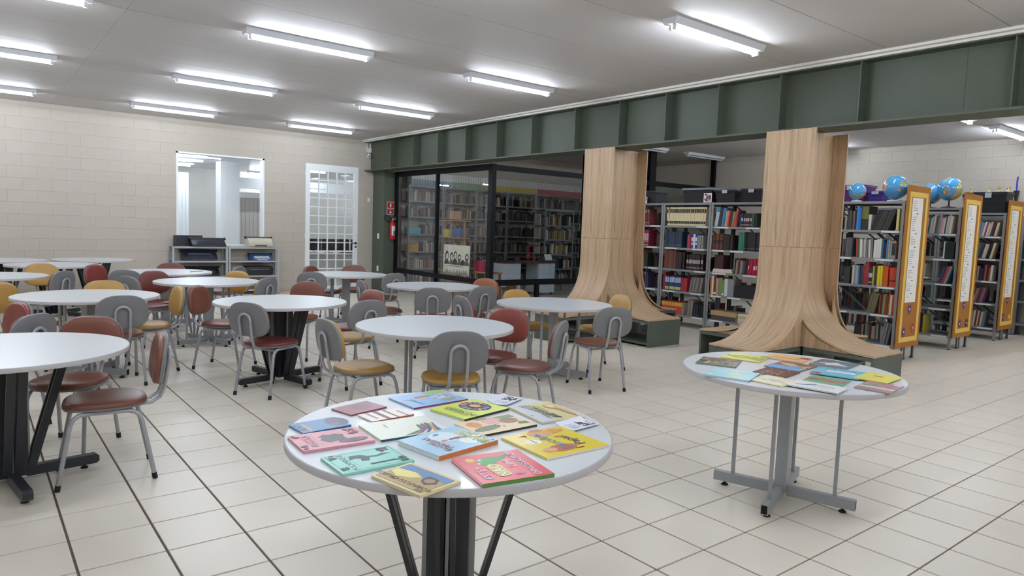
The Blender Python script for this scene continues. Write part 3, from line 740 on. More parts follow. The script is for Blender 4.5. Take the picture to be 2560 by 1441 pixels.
row(RX[0], Y_['E'], 2, ('third shelf', 'E'), [('g', .19), (1, '#2e302e', .08, .08, .22, .22), ('g', .03), (4, '#c8c2b8 #a09088 #8ab4c0 #4c7090', .02, .026, .24, .25), (1, '#20284c', .026, .026, .25, .25), (1, '#4a3430', .03, .03, .25, .25), (2, '#8c2430 #942a34', .026, .034, .27, .3), (1, '#242224', .05, .05, .24, .24, 0, 'whitedash'), (3, '#7c8034 #b0a850 #3c3228', .017, .022, .25, .255), (2, '#d8c82c #c4c030', .028, .03, .255, .265), (2, '#d05a20 #c8501c', .03, .036, .255, .26), ('g', .02), (2, '#c2482a #b83a24', .04, .044, .24, .245, 0, 'darkband'), (2, '#6a9ac4 #3c6ca8', .036, .042, .24, .245, 0, 'darkband'), (1, '#6c7440', .022, .022, .24, .24)])
row(RX[0], Y_['E'], 1, ('fourth shelf', 'E'), [('g', .52), (4, '#4a4844 #6a6648 #55524c', .02, .028, .26, .28, .22), (9, '#8a3226 #3e2a34 #7a9a44 #b84c28 #5a3a3c #a8622c #d8c8a0 #b8482c #98a0a4', .017, .024, .25, .275, .03)])
row(RX[0], Y_['E'], 0, ('bottom shelf', 'E'), [('g', .72), (7, '#7c7c80 #5e5e62 #8c8c8e #48484c', .012, .018, .27, .29, .16)])
for rx, kk in ((RX[1], 'F'),):
    b = 3.82
    row(rx, b, 4, ('top shelf', kk), [('g', .38), (16, past, .018, .032, .22, .28, .08)])
    row(rx, b, 3, ('second shelf', kk), [('g', .7), (1, '#d6dad2', .02, .02, .25, .25), (1, '#1f2a22', .12, .12, .24, .24)])
    row(rx, b, 2, ('third shelf', kk), [('g', .66), (6, '#2a5c6c #27304a #8a2f42 #a0484c #b0a49a', .016, .022, .24, .26, .28)])
    row(rx, b, 1, ('fourth shelf', kk), [('g', .2), (3, '#d8d8d0 #8a7048 #3a3836', .03, .04, .2, .22)])
    row(rx, b, 0, ('bottom shelf', kk), [('g', .36), (8, '#2a2a24 #b8a838 #202024 #c4b440 #3a2c4c #2c2c30', .016, .026, .24, .27)])
b = 3.82
row(RX[2], b, 4, ('top shelf', 'G'), [('g', .36), (14, '#b8b0a4 #5c2c2c #24242c #c8c0a4 #8c9a70 #4c7cb4 #7c8490 #e0d8d4 #a83c54 #d4c8b4', .018, .034, .2, .26, .18)])
row(RX[2], b, 3, ('second shelf', 'G'), [('g', .36), (14, '#c8beb0 #b8ae98 #1c1c20 #26262a #cfc4a0 #3c6478 #2c6c54 #2a3460 #4c2c2c', .02, .03, .22, .26, .2)])
row(RX[2], b, 2, ('third shelf', 'G'), [('g', .34), (16, '#a04a50 #3c3030 #a8582c #d8d0c4 #9c5c34 #2a2420 #c4bcb0 #5c4c44 #a87c58 #243438 #1c2c4c #202020', .02, .03, .2, .26, .03)])
row(RX[2], b, 1, ('fourth shelf', 'G'), [('g', .34), (13, '#342c30 #5c4c58 #8c5c70 #3c4c58 #c4c0b8 #2c6c94 #8cb4c4 #3c342c #8c7c64 #a0484c', .018, .028, .23, .26, .2)])
row(RX[2], b, 0, ('bottom shelf', 'G'), [('g', .3), (18, '#8c7c78 #c4b4a0 #4c3030 #b0a08c #7c3c34 #c4bcb0 #9ca4a0 #5c6a74 #a0505c #604038', .018, .028, .24, .27, .08)])
def book_M(bk):
    x, y, z, t, h, d, col, lean, band, wh, n = bk
    # local: spine at x=0, thickness along -y from 0, height z; lean rotates about x so that the top goes toward +y (left) for lean<0
    M = Matrix.Translation((x, y, z))
    if lean > 0: M = Matrix.Translation((x, y, z + math.sin(lean)*t)) @ Matrix.Rotation(lean, 4, 'X')
    elif lean < 0:
        M = Matrix.Translation((x, y, z)) @ Matrix.Rotation(lean, 4, 'X')
    return M
def size(bk):
    p = px((bk[0], bk[1], bk[2]+bk[4]/2))
    if not p or not (-5 < p[0] < 2565): return 0
    return bk[3]*bk[4]/p[2]**2
order = sorted(range(len(BOOKS)), key=lambda i: -size(BOOKS[i]))
chosen = set(order[:300])
M_page = mat('book_pages', '#d8d0bd', .85)
CN = [('#17161a', 'black'), ('#3a3638', 'charcoal'), ('#6a6a6e', 'grey'), ('#a09a90', 'pale grey'), ('#dcdfe2', 'white'), ('#e2dccc', 'cream'), ('#e6d9ae', 'ivory'), ('#7d1c2c', 'dark red'), ('#b32040', 'crimson'), ('#c2382e', 'red'), ('#5b2d1a', 'brown'), ('#8a6a48', 'tan'), ('#26100e', 'dark brown'), ('#22344a', 'navy'), ('#2a6cb8', 'blue'), ('#7aa4d0', 'light blue'), ('#2f7a62', 'green'), ('#2c4a34', 'dark green'), ('#d8c82c', 'yellow'), ('#7c8034', 'olive'), ('#d05a20', 'orange'), ('#c98d34', 'ochre'), ('#3a3350', 'purple'), ('#4f8c94', 'teal'), ('#d49a94', 'pink'), ('#8a7048', 'khaki')]
def cname(h):
    c = [int(h[i:i+2], 16) for i in (1, 3, 5)]
    return min(CN, key=lambda q: sum((int(q[0][1+2*i:3+2*i], 16)-c[i])**2 for i in range(3)))[1]
ORD = lambda n: '%d%s' % (n, 'th' if 10 <= n % 100 <= 20 else {1: 'st', 2: 'nd', 3: 'rd'}.get(n % 10, 'th'))
BANDS = {'silver': [(.1, .16, '#b0aeb0'), (.78, .83, '#b0aeb0'), (.87, .93, '#9a989a')], 'white2': [(.06, .1, '#d8c8c8'), (.26, .3, '#e0d4d4'), (.34, .78, '#cdb4b8')], 'black2': [(.1, .24, '#1b1b1d'), (.68, .75, '#3a3a3c'), (.75, .9, '#19191b')],
         'tops': [(.8, 1, None)], 'faint': [(.12, .15, '#8a8478')], 'bluewhite': [(.25, .4, '#e2e6f0'), (.5, .78, '#e2e6f0')], 'whitedash': [(.12, .2, '#a89a98'), (.42, .66, '#b8b0ae')], 'blueyel': [(.06, .26, '#d8cc6a'), (.55, .9, '#b8c4da')],
         'skytop': [(.74, 1, '#2f8cc4'), (.68, .74, '#d8d2a0')], 'leather': [(.2, .26, '#8a5230'), (.45, .62, '#1c1412'), (.66, .7, '#8a5230')], 'whiteblock': [(.32, .56, '#e6d8da')], 'whitelow': [(.05, .16, '#e4e2de')], 'olivetop': [(.45, .98, '#6c7034')], 'figure': [(.2, .86, '#2a2828')], 'darkband': [(.28, .36, '#20242a')]}
TOPS = ['#8a5ab0', '#b84a90', '#d84a78', '#e0604c', '#e8884c', '#d85a40']
stuff = {}
for i, bk in enumerate(BOOKS):
    x, y, z, t, h, d, col, lean, band, (shelf, bay), n = bk
    M = book_M(bk)
    if i in chosen:
        nm = cname(col); verb = 'leaning ' if abs(lean) > .1 else ''
        o = empty('book'); o.matrix_world = M
        tag(o, '%s%s book, %s from the left on the %s, %s' % (verb, nm, ORD(n), shelf, W[bay]), 'book', 'books on the %s, %s' % (shelf, W[bay]))
        mb = MB().box(0, d, -t, -t+.0025, 0, h).box(0, d, -.0025, 0, 0, h).box(0, .0025, -t+.0025, -.0025, 0, h)
        mc = flat(col); cv = mb.build('cover', mc, o)
        MB().box(.0027, d-.004, -t+.0027, -.0027, .004, h-.004).build('pages', M_page, o)
        if band:
            for k, (a, b, c) in enumerate(BANDS[band]):
                c = c or TOPS[n % 6]
                MB().box(-.0006, .001, -t+.003, -.003, a*h, b*h).build('spine_band', flat(c), cv)
    else:
        s_ = stuff.setdefault(col, MB()); s_.box(0, d, -t, 0, 0, h, M)
def mixed_books(xs, y0, z, hmax, facing, cols, s_dict=stuff, gapp=.06, depth=.2, lim=None):
    a, b = xs; p = a
    while p < b-.03:
        t = random.uniform(.016, .042); h = hmax*random.uniform(.68, .98)
        if random.random() < gapp: p += random.uniform(.05, .2); continue
        if p+t > b: break
        c = random.choice(cols); q = s_dict.setdefault(c, MB()); z_ = z+.001
        if facing == 'y': q.box(p, p+t-.001, y0+.015, y0+.015+depth, z_, z+h)
        else: q.box(y0+.015, y0+.015+depth, p, p+t-.001, z_, z+h)
        p += t
mc1 = '#2a2a30 #4a3a36 #6b6660 #b8b2a6 #3a4a5c #6a3030 #8d8778 #c8bfae #23303a #59402e #3c5450 #1d1c20 #d0c8b8 #7a5a40'.split()
for k in range(5):     # backs of the rear-facing cases, glimpsed between the front books
    for lv in range(5): mixed_books((3.88+BAY*k, 3.75+BAY*(k+1)), RX[0]+.40, LV[lv], .24, 'x', mc1, gapp=.12, depth=.19)
for rI in (1, 2):
    for lv in range(5):
        mixed_books((3.82+BAY+.05, 3.82+2*BAY-.05), RX[rI], LV[lv], .25, 'x', mc1, gapp=.1)
        if rI == 2: mixed_books((3.88, 3.75+BAY), RX[rI]+.38, LV[lv], .24, 'x', mc1, gapp=.2, depth=.19)
for lv in (2, 3, 4): mixed_books((4.02+(0 if lv != 3 else .5), 4.8), 14.07, LV[lv], .24, 'x', mc1, gapp=.25)
# lying books and bundles on the low shelves
def lying(name, x, y, z, w_, d_, h_, cols, label, cat='book', grp=None, rz=0.0):
    o = empty(name, (x, y, z+.001), rz, label, cat, grp); zz = 0; n = len(cols)
    for k, c in enumerate(cols):
        hh = h_/n; 
        q = MB().box(-d_/2, d_/2, -w_/2, w_/2, zz, zz+.003).box(-d_/2, d_/2, -w_/2, w_/2, zz+hh-.003, zz+hh-.0004).box(-d_/2, -d_/2+.003, -w_/2, w_/2, zz+.003, zz+hh-.003)
        q.build('cover', flat(c), o); MB().box(-d_/2+.0035, d_/2-.004, -w_/2+.004, w_/2-.004, zz+.0033, zz+hh-.0033).build('pages', M_page, o); zz += hh
    return o
yC = Y_['C']
for k, (zz, c, w_, nmm) in enumerate([(0, '#e4ddc4', .36, 'lower'), (.028, '#e8e4d2', .33, 'upper')]):
    lying('lying_book', RX[0]+.13, yC+BAY-.25, LV[2]+zz, w_, .22, .027, [c], '%s of two cream books lying flat on the third shelf left of near column' % nmm, 'book', 'cream books lying flat')
tag(MB().box(RX[0]+.05, RX[0]+.22, yC+BAY-.24, yC+BAY-.08, LV[2]+.0585, LV[2]+.27).build('box_file', flat('#3c1216')), 'dark red box file standing on two cream books left of near column', 'box file')
for k in range(8):
    lying('black_folder', RX[0]+.13, yC+.27, LV[1]+k*.0235, .38, .24, .023, ['#1b1c22'], 'black folder, %s from below in the flat pile left of near column' % ORD(k+1), 'folder', 'pile of black folders')
lying('lying_book', RX[0]+.14, yC+BAY-.33, LV[0], .44, .27, .07, ['#4c4644'], 'thick dark book at the bottom of the pile, low shelf left of near column', 'book')
lying('lying_book', RX[0]+.14, yC+BAY-.32, LV[0]+.072, .46, .26, .075, ['#b99a74'], 'thick tan book topping the pile on the bottom shelf, left of near column', 'book')
for k, c in enumerate(['#cfc4a8', '#d8ccae', '#c4b48c', '#ddd4bc']):
    lying('lying_book', RX[0]+.14, yC+.215, LV[0]+k*.036, .32, .25, .035, [c], '%s cream volume of the flat pile at bottom shelf left of near column' % ['lowest', 'second lowest', 'third lowest', 'topmost'][k], 'book', 'cream volumes in a flat pile')
for k in range(6):
    o = lying('lying_book', RX[0]+.1+.0, Y_['B']+BAY-.09-k*.07, LV[0], .068, .17, .2, ['#c23a30'], 'yellow topped red volume, %s from left, bottom shelf between the columns' % ORD(k+1), 'book', 'yellow topped red volumes')
    MB().box(-.087, -.0855, -.032, .032, .13, .19).build('spine_band', flat('#d8a838'), o)
# ------------------------------------------------------------------ yellow panels on the bookcase ends
def panel(x, n, label, fl3):
    o = empty('display_panel', (x+.33, 3.80, .175), 0, label, 'panel', 'yellow panels on the bookcase ends')
    Mb = mat('ochre_board', '#a2691f', .75, noise=.06, scale=12); My = mat('yellow_card', '#e3c05a', .7)
    MB().box(-.335, .335, -.014, 0, 0, 2.055).build('board', Mb, o)
    f = lambda x0, x1, z0, z1: (x0, x1, -.0165, -.0141, z0, z1)
    b = MB()
    X0, X1, Z0, Z1, wd = -.27, .27, .07, 1.975, .062
    b.box(*f(X0, X0+wd, Z0, Z1)).box(*f(X1-wd, X1, Z0, Z1)).box(*f(X0+wd, X1-wd, Z0, Z0+wd)).box(*f(X0+wd, X1-wd, Z1-wd, Z1))
    b.build('yellow_border', My, o)
    pz0 = .58 if n == 1 else .52
    p = MB().box(-.185, .125, -.0172, -.0141, pz0, Z1-wd-.01).build('paper_list', M_paper, o)
    random.seed(20+n); t = MB(); z = Z1-wd-.05; heads = MB(); c = 0; lim = random.randint(5, 7)
    while z > pz0+.05:
        wdt = random.uniform(.05, .15); t.box(-.155, -.155+wdt, -.0178, -.0173, z-.008, z); z -= .028; c += 1
        if c >= lim:
            z -= .012; heads.box(-.05, .0, -.0179, -.0173, z-.011, z); z -= .045; c = 0; lim = random.randint(4, 7)
    tag(t.build('text_line', flat('#9a9a9c'), p), kind='stuff'); tag(heads.build('divider_dash', flat('#2a2c33'), p), kind='stuff')
    for k, (fx, fz, fc) in enumerate(fl3):
        fo = MB()
        pts = []
        for q in range(18):
            r_ = .072 if q % 2 == 0 else .028; a = 2*PI*q/18; pts.append((fx+r_*math.cos(a), fz+r_*math.sin(a)))
        fo.prism([(u, v) for u, v in pts][::-1], .0142, .0172, Matrix.Rotation(PI/2, 4, 'X') @ Matrix.Scale(1, 4)) 
        fo.v = [(v[0], -abs(v[1]), v[2]) for v in fo.v]
        fl_ = fo.build('paper_flower', flat(fc), o)
        MB().ball((fx, -.018, fz), (.014, .004, .014), 10, 6).build('flower_centre', flat('#f0e4d0'), fl_)
    return o
pur, redf, navy = '#4b2d86', '#b03a2a', '#241f38'
panel(RX[0]-.03, 1, 'nearest of the three yellow bordered ochre panels on the bookcase ends', [(-.02, .49, pur), (-.14, .2, pur), (.12, .24, redf)])
panel(RX[1]-.03, 2, 'middle one of the three yellow bordered ochre panels on the bookcase ends', [(-.02, .47, pur), (-.13, .2, pur), (.12, .2, navy)])
panel(RX[2]-.03, 3, 'farthest of the three yellow bordered ochre panels at the right picture edge', [(-.02, .47, pur), (-.15, .2, pur), (.13, .2, '#d8b040')])
# ------------------------------------------------------------------ crates, globes and trophies on the bookcases
def crate(x, y, z, d, w_, h, col, label, latch=True, lidc=None, rz=0.0):
    o = empty('storage_crate', (x, y, z), rz, label, 'crate', 'lidded plastic crates on the bookcases')
    m = flat(col, .45); tp = .02
    q = MB(); i = 0
    def fr_(x0, y0, x1, y1, z0, X0, Y0, X1, Y1, z1):
        k = len(q.v); q.v += [(x0,y0,z0),(x1,y0,z0),(x1,y1,z0),(x0,y1,z0),(X0,Y0,z1),(X1,Y0,z1),(X1,Y1,z1),(X0,Y1,z1)]
        q.f += [(k,k+3,k+2,k+1),(k+4,k+5,k+6,k+7)] + [(k+a, k+(a+1) % 4, k+4+(a+1) % 4, k+4+a) for a in range(4)]
    fr_(-d/2+tp, -w_/2+tp, d/2-tp, w_/2-tp, 0, -d/2, -w_/2, d/2, w_/2, h*.86); q.build('tub', m, o)
    for zz in (.3, .55): MB().box(-d/2-.004+tp*(1-zz)*.9, d/2+.004-tp*(1-zz)*.9, -w_/2-.004+tp*(1-zz)*.9, w_/2+.004-tp*(1-zz)*.9, h*zz, h*zz+.008).build('rib', m, o)
    MB().box(-d/2-.012, d/2+.012, -w_/2-.012, w_/2+.012, h*.861, h).build('lid', flat(lidc or col, .45), o)
    if latch: MB().box(-d/2-.02, -d/2-.0125, -.045, .045, h*.72, h*.97).build('latch', flat('#b9bdc6', .4), o)
    return o
T0 = LV[-1]+.0048
crate(RX[0]+.2, 8.12, T0, .30, .52, .21, '#1d2028', 'black crate with a picture card before it, by the far wooden column', True)
crate(RX[0]+.2, 7.0, T0, .34, .56, .235, '#17181c', 'large black crate with grey lid on the first bookcase row', False, '#70767c')
crate(RX[0]+.2, 6.48, T0, .32, .36, .195, '#191b22', 'small black crate with grey latch beside the large grey lidded one')
crate(RX[0]+.2, 6.02, T0, .32, .34, .2, '#191b22', 'black crate half hidden by the near wooden column')
crate(RX[0]+.475, 4.68, T0, .30, .40, .235, '#5b2268', 'magenta-purple crate behind the small globe')
crate(RX[0]+.43, 4.33, T0, .26, .2, .145, '#4a3490', 'violet crate with white latch between two globes')
crate(RX[2]+.18, 4.1, T0, .32, .5, .33, '#0f1013', 'tall black crate with grey latch on the third bookcase row')
crate(RX[2]+.5, 4.36, T0, .24, .44, .32, '#14151a', 'black crate standing behind the tall black one')
def card(x, y, z, w_, h, bg, spots, label):
    o = empty('picture_card', (x, y, z), 0, label, 'card'); MB().box(0, .004, -w_/2, w_/2, 0, h).build('sheet', M_paper, o)
    random.seed(3); q = {}
    for k in range(26):
        c = random.choice(spots); yy, zz, s_ = random.uniform(-w_/2+.02, w_/2-.02), random.uniform(.02, h-.02), random.uniform(.008, .017)
        q.setdefault(c, MB()).box(-.0008-.0001*k, -.0001, yy-s_, yy+s_, zz-s_, zz+s_)
    for c, mb in q.items(): mb.build('print', flat(c), o)
card(RX[0]+.015, 6.78, T0, .15, .145, '#fff', ['#8a3a4c', '#2a2433', '#c9a0a8', '#4a2c3c'], 'small printed picture card leaning at the large black crate')
card(RX[0]+.015, 8.1, T0, .16, .10, '#fff', ['#6a84b4', '#a8b8d0', '#3c4c78'], 'blue white picture card before the black crate by the far column')
def globe_mat():
    m = bpy.data.materials.new('globe_map'); m.use_nodes = True; nt = m.node_tree; b = nt.nodes['Principled BSDF']
    b.inputs['Roughness'].default_value = .12; b.inputs['Coat Weight'].default_value = .5
    tc = nt.nodes.new('ShaderNodeTexCoord'); n = nt.nodes.new('ShaderNodeTexNoise'); n.inputs['Scale'].default_value = 5.5; n.inputs['Detail'].default_value = 4
    oi = nt.nodes.new('ShaderNodeObjectInfo'); ad = nt.nodes.new('ShaderNodeVectorMath'); ad.operation = 'ADD'
    nt.links.new(tc.outputs['Object'], ad.inputs[0]); nt.links.new(oi.outputs['Random'], ad.inputs[1]); nt.links.new(ad.outputs[0], n.inputs['Vector'])
    st = nt.nodes.new('ShaderNodeMath'); st.operation = 'GREATER_THAN'; st.inputs[1].default_value = .56; nt.links.new(n.outputs[0], st.inputs[0])
    n2 = nt.nodes.new('ShaderNodeTexNoise'); n2.inputs['Scale'].default_value = 9; nt.links.new(ad.outputs[0], n2.inputs['Vector'])
    r = nt.nodes.new('ShaderNodeValToRGB'); r.color_ramp.interpolation = 'CONSTANT'; e = r.color_ramp.elements
    e[0].position = 0; e[0].color = lin('#d8a070'); e[1].position = .45; e[1].color = lin('#7fae62')
    for p, c in ((.52, '#e08a78'), (.58, '#e4cf80'), (.64, '#c78aa8')): q = e.new(p); q.color = lin(c)
    nt.links.new(n2.outputs[0], r.inputs[0])
    mx = nt.nodes.new('ShaderNodeMix'); mx.data_type = 'RGBA'; mx.inputs[6].default_value = lin('#4f9fd4')
    nt.links.new(st.outputs[0], mx.inputs[0]); nt.links.new(r.outputs[0], mx.inputs[7]); nt.links.new(mx.outputs[2], b.inputs['Base Color'])
    return m
M_globe = globe_mat(); M_clear = mat('clear_plastic_white', '#dfe4ec', .25)
def globe(x, y, z, r, stem, label):
    o = empty('globe', (x, y, z), -.4, label, 'globe', 'desk globes on the bookcases')
    MB().lathe([(r*.62, 0), (r*.6, .012), (r*.2, .02), (.012, .03)], 20).build('base', M_blackp if stem > .05 else M_clear, o, True)
    if stem > .05: MB().tube([(0, 0, .025), (0, 0, stem+.02)], .01, 8).build('stem', M_blackp, o, True)
    s_ = MB().ball((0, 0, 0), r, 28, 16).build('sphere', M_globe, o, True, (0, 0, stem+r+.004), (.35, .2, 0))
    pts = [(0, (r+.012)*math.sin(a), stem+r-(r+.012)*math.cos(a)) for a in [.0+PI*.98*k/14 for k in range(15)]]
    MB().tube(pts, .0045, 6).build('meridian_arm', M_clear, o, True)
    return o
globe(RX[0]+.15, 4.5, T0, .108, .022, 'small blue green globe before the purple crates')
globe(RX[0]+.16, 4.02, T0, .15, .022, 'large blue globe directly left of the nearest yellow panel')
globe(RX[1]+.17, 4.06, T0, .165, .10, 'large globe on a black foot on the second bookcase row')
globe(RX[1]+.30, 4.36, T0, .15, .06, 'globe half hidden behind the nearest yellow panel')
M_gold = mat('gold_plastic', '#d8c478', .22, metal=.85); M_goldb = mat('trophy_base', '#1c1a1c', .3)
def trophy(x, y, z, h, kind, label):
    o = empty('trophy', (x, y, z), 0, label, 'trophy', 'trophies on the bookcases')
    MB().box(-.035, .035, -.035, .035, 0, .05).build('base', M_goldb, o)
    if kind == 'cup':
        MB().lathe([(.02, .05), (.012, .07), (.012, h*.55), (.03, h*.6), (.05, h*.95), (.052, h), (.045, h)], 16).build('cup', M_gold, o, True)
        MB().lathe([(.033, h*.62), (.054, h*.9), (.054, h*.92)], 16).build('bowl_band', M_goldb, o, True)
        for s_ in (-1, 1): MB().tube([(0, s_*.04, h*.65), (0, s_*.07, h*.7), (0, s_*.08, h*.82), (0, s_*.055, h*.92)], .006, 6).build('handle', M_gold, o, True)
    elif kind == 'blue':
        MB().lathe([(.03, .05), (.026, h*.45), (.045, h*.62), (.045, h*.64)], 12).build('stem', M_goldb, o, True)
        MB().tube([(0, 0, h*.64), (0, .005, h*.8), (0, 0, h)], .014, 8).build('ribbon', flat('#2433a8', .3), o, True)
    else:
        MB().lathe([(.028, .05), (.02, .07), (.02, h*.62), (.032, h*.64), (.032, h*.66)], 12).build('stem', M_goldb, o, True)
        f = MB(); zb = h*.66
        f.tube([(0, -.012, zb), (0, -.01, zb+.03), (0, 0, zb+.06), (0, 0, zb+.10)], [.006, .007, .01, .012], 6)
        f.tube([(0, .02, zb), (0, .015, zb+.03), (0, 0, zb+.06)], [.006, .007, .009], 6).tube([(0, -.002, zb+.095), (0, -.025, zb+.085), (0, -.035, zb+.11)], .005, 6).tube([(0, .002, zb+.095), (0, .028, zb+.075)], .005, 6).ball((0, 0, zb+.115), .011, 8, 6)
        f.build('figurine', M_gold, o, True)
    return o
trophy(RX[1]+.47, 3.92, T0, .24, 'cup', 'gold and black trophy cup beside the second yellow panel')
for k, (yy, lab) in enumerate([(4.80, 'gold figurine trophy just right of the second yellow panel, leftmost'), (4.52, 'gold figurine trophy rising behind the black crates, second from left'), (4.38, 'slim gold figurine trophy behind the black crates, third from left'), (4.24, 'gold figurine trophy with raised arms, fourth from left')]):
    trophy(14.2, yy, T0, .58, 'fig', lab)
trophy(14.2, 4.115, T0, .67, 'blue', 'blue ribbon trophy standing highest behind the black crates')
bg = MB(); 
pts = superell(.5, .24, 28, 2.3)
bgo = pad(pts, [(.7, 0), (.95, .04), (1, .12), (.9, .22), (.6, .3), (.2, .34)], lambda x, y, t: (y, x*1.1, t*(1+.08*math.sin(9*x)))).build('fabric_bag', flat('#2c3f8c'), None, True, (14.20, 3.5, LV[1]+.002)); tag(bgo, 'blue fabric bag lying on the wall bookcase at the right edge', 'bag')
MB().tube([(-.1, -.1, .2), (-.12, -.02, .28), (-.11, .08, .30), (-.1, .16, .2)], .025, 8).build('orange_strap', flat('#c2502e'), bgo, True)
MB().ball((-.1, -.22, .042), (.04, .08, .04), 12, 8).build('yellow_lining', flat('#d8b830'), bgo, True)
# ------------------------------------------------------------------ archive behind the glass
ZF = [.15, .5, .905, 1.31, 1.72, 2.08, 2.44]
for k in range(6):
    x0 = 8.04+.958*k
    bookcase(x0, 14.15, 0, 'dim steel archive bookcase along the far wall, bay %s' % ['next to the green column', 'behind the middle glass post', 'behind the wooden ladder', 'right of the glass corner', 'behind the nearer archive bookcase', 'farthest from the green column'][k], False, .38, ZF, 'archive_bookcase', '-y', .955, (M_steel, M_steel), 'archive bookcases')
arch = {}
ac = '#5c4c40 #6a6258 #8c8474 #4a5458 #3c3a3c #7a6a54 #a49c88 #5a3434 #3a4650 #6c5c3c #8a7a68 #4c4044'.split()
for k in range(6):
    for lv in range(6):
        a = 8.04+.958*k+.06; random.seed(100+k*7+lv)
        a1 = a+.8
        if k == 0 and lv in (2, 3): a += .36
        mixed_books((a, a1), 14.17, ZF[lv], .26 if lv < 5 else .27, 'y', (ac + (['#1d1e22']*10 if k > 2 else ['#c8bca4', '#d8cdb8', '#a8684c'])), stuff, .07, .2)
xg = [10.95, 11.9]
ZG = [.22, .57, .92, 1.28, 1.63, 2.0]
bookcase(10.98, 12.72, 0, 'nearer archive bookcase with light cards on its side, behind the clear glass', False, .4, ZG, 'archive_bookcase', '-y', .955, (M_steel, M_steel), 'archive bookcases')
for lv in range(5):
    random.seed(50+lv); mixed_books((11.05, 11.86), 12.74, ZG[lv], .27, 'y', '#c4b89c #d8d0bc #8c6a3c #a08a54 #6c4434 #3c4c58 #9c8c74 #b0a48c #2c4048 #7c6c5c'.split(), stuff, .05, .2)
for lv in (2, 3, 4):
    tag(MB().box(10.935, 10.97, 12.86, 13.06, ZG[lv]+.002, ZG[lv]+.27).build('grey_box_file', flat('#b8b4a4')), '%s of three pale box files at the side of the nearer archive bookcase' % ['lowest', 'middle', 'highest'][lv-2], 'box file', 'pale box files')
# binders along the top of the archive shelves
nb = 0; x = 8.12; random.seed(11)
pal = lambda x: '#3f6a78' if x < 9.0 else '#5c8a5c' if x < 10.2 else '#c0a62c' if x < 11.9 else '#a83a44'
bmesh_c = {}
nmc = {'#3f6a78': 'blue', '#5c8a5c': 'green', '#c0a62c': 'yellow', '#a83a44': 'red'}; cnt = {}
while x < 13.75:
    c = pal(x); t = .072
    if c not in bmesh_c:
        p = MB().box(0, t-.003, 0, .27, 0, .32).mesh('binder'); p.materials.append(flat(c, .3))
        q = MB().box(.003, t-.006, -.0015, -.0002, .135, .312).mesh('spine_label'); q.materials.append(flat('#c9cbc8', .3)); bmesh_c[c] = (p, q)
    cnt[c] = cnt.get(c, 0)+1
    o = link('ring_binder', bmesh_c[c][0], None, (x, 14.17, ZF[-1]+.001)); tag(o, '%s ring binder, %s from left of its colour atop the archive shelves' % (nmc[c], ORD(cnt[c])), 'binder', 'ring binders atop the archive shelves')
    link('spine_label', bmesh_c[c][1], o); x += t
# desk with two white drawer pedestals, lamp, tablet frame
dk = empty('desk', (10.0, 12.3, 0), 0, 'brown topped archive desk on two white pedestals', 'desk')
MB().box(-.75, .85, -.25, .3, .75, .785).build('desktop', mat('dark_brown_wood', '#5a3a2c', .4), dk)
Mp = flat('#d5d9e0', .5)
for sx in (-.72, .3):
    p = MB().box(sx, sx+.5, -.2, .25, .06, .7495).build('pedestal', Mp, dk)
    for zz in (.28, .5): MB().box(sx+.02, sx+.48, -.2015, -.2002, zz, zz+.004).build('drawer_gap', flat('#9aa0a8'), p)
    for a in (.05, .45):
        for b in (-.15, .2): MB().lathe([(.02, 0), (.024, .03), (.015, .0595)], 8, (sx+a, b)).build('castor', M_rub, p)
dl = empty('desk_lamp', (10.2, 12.2, .787), 0, 'red desk lamp with a long jointed arm on the archive desk', 'lamp')
Mr = flat('#a3202c', .35)
MB().lathe([(.07, 0), (.07, .012), (.02, .02)], 16).build('base', Mr, dl, True)
MB().tube([(0, 0, .015), (.02, 0, .2), (.03, 0, .34)], .008, 8).build('lower_arm', Mr, dl, True)
MB().bar((.18, 0, .36), (-.2, 0, .34), .03, .035).build('upper_arm', Mr, dl)
MB().lathe([(.02, .22), (.03, .17), (.075, .10), (.07, .10)], 16, (-.14, 0)).build('shade', Mr, dl, True)
MB().tube([(-.14, 0, .21), (-.14, 0, .345)], .006, 6).build('shade_stem', Mr, dl)
fo = empty('tilted_frame', (10.62, 12.12, .787), 0, 'small tilted black frame with white sheet on the archive desk', 'frame')
Mt = Matrix.Rotation(-.35, 4, 'X')
MB().box(-.13, .13, -.006, .006, 0, .19, Mt).build('frame', M_blackp, fo); MB().box(-.11, .11, -.0085, -.0065, .02, .17, Mt).build('sheet', M_paper, fo)
# wooden ladder shelf, poster, stool, small things behind the left glass
la = empty('ladder_shelf', (8.6, 13.05, 0), 0, 'pine ladder shelf behind the left archive glass', 'shelf')
for yy in (-.4, .0, .38): MB().bar((0, yy, 0), (0, yy*.97, 1.66), .05, .03).build('leg', M_pine, la)
for zz in (.5, .85, 1.25, 1.63): MB().box(-.14, .14, -.42, .42, zz, zz+.025).build('shelf_board', M_pine, la)
for k, (yy, w_, h, c, nm_) in enumerate([(-.2, .3, .2, '#5470a8', 'blue'), (.2, .22, .17, '#d8c860', 'yellow')]):
    tag(MB().box(8.5, 8.7, 13.05+yy-w_/2, 13.05+yy+w_/2, 1.277, 1.277+h).build('cardboard_box', flat(c)), '%s box on the pine ladder shelf' % nm_, 'box')
tag(MB().box(8.5, 8.68, 12.92, 13.12, 1.667, 1.86).build('cardboard_box', flat('#b89878')), 'tan box on top of the pine ladder shelf', 'box')
tag(MB().box(8.1, 8.4, 14.2, 14.4, 1.312, 1.46).build('cardboard_box', flat('#57b0c4')), 'turquoise box on the archive shelf next to green column', 'box')
tag(MB().box(8.1, 8.36, 14.2, 14.4, .907, 1.08).build('cardboard_box', flat('#c49a3c')), 'ochre box on the archive shelf next to green column', 'box')
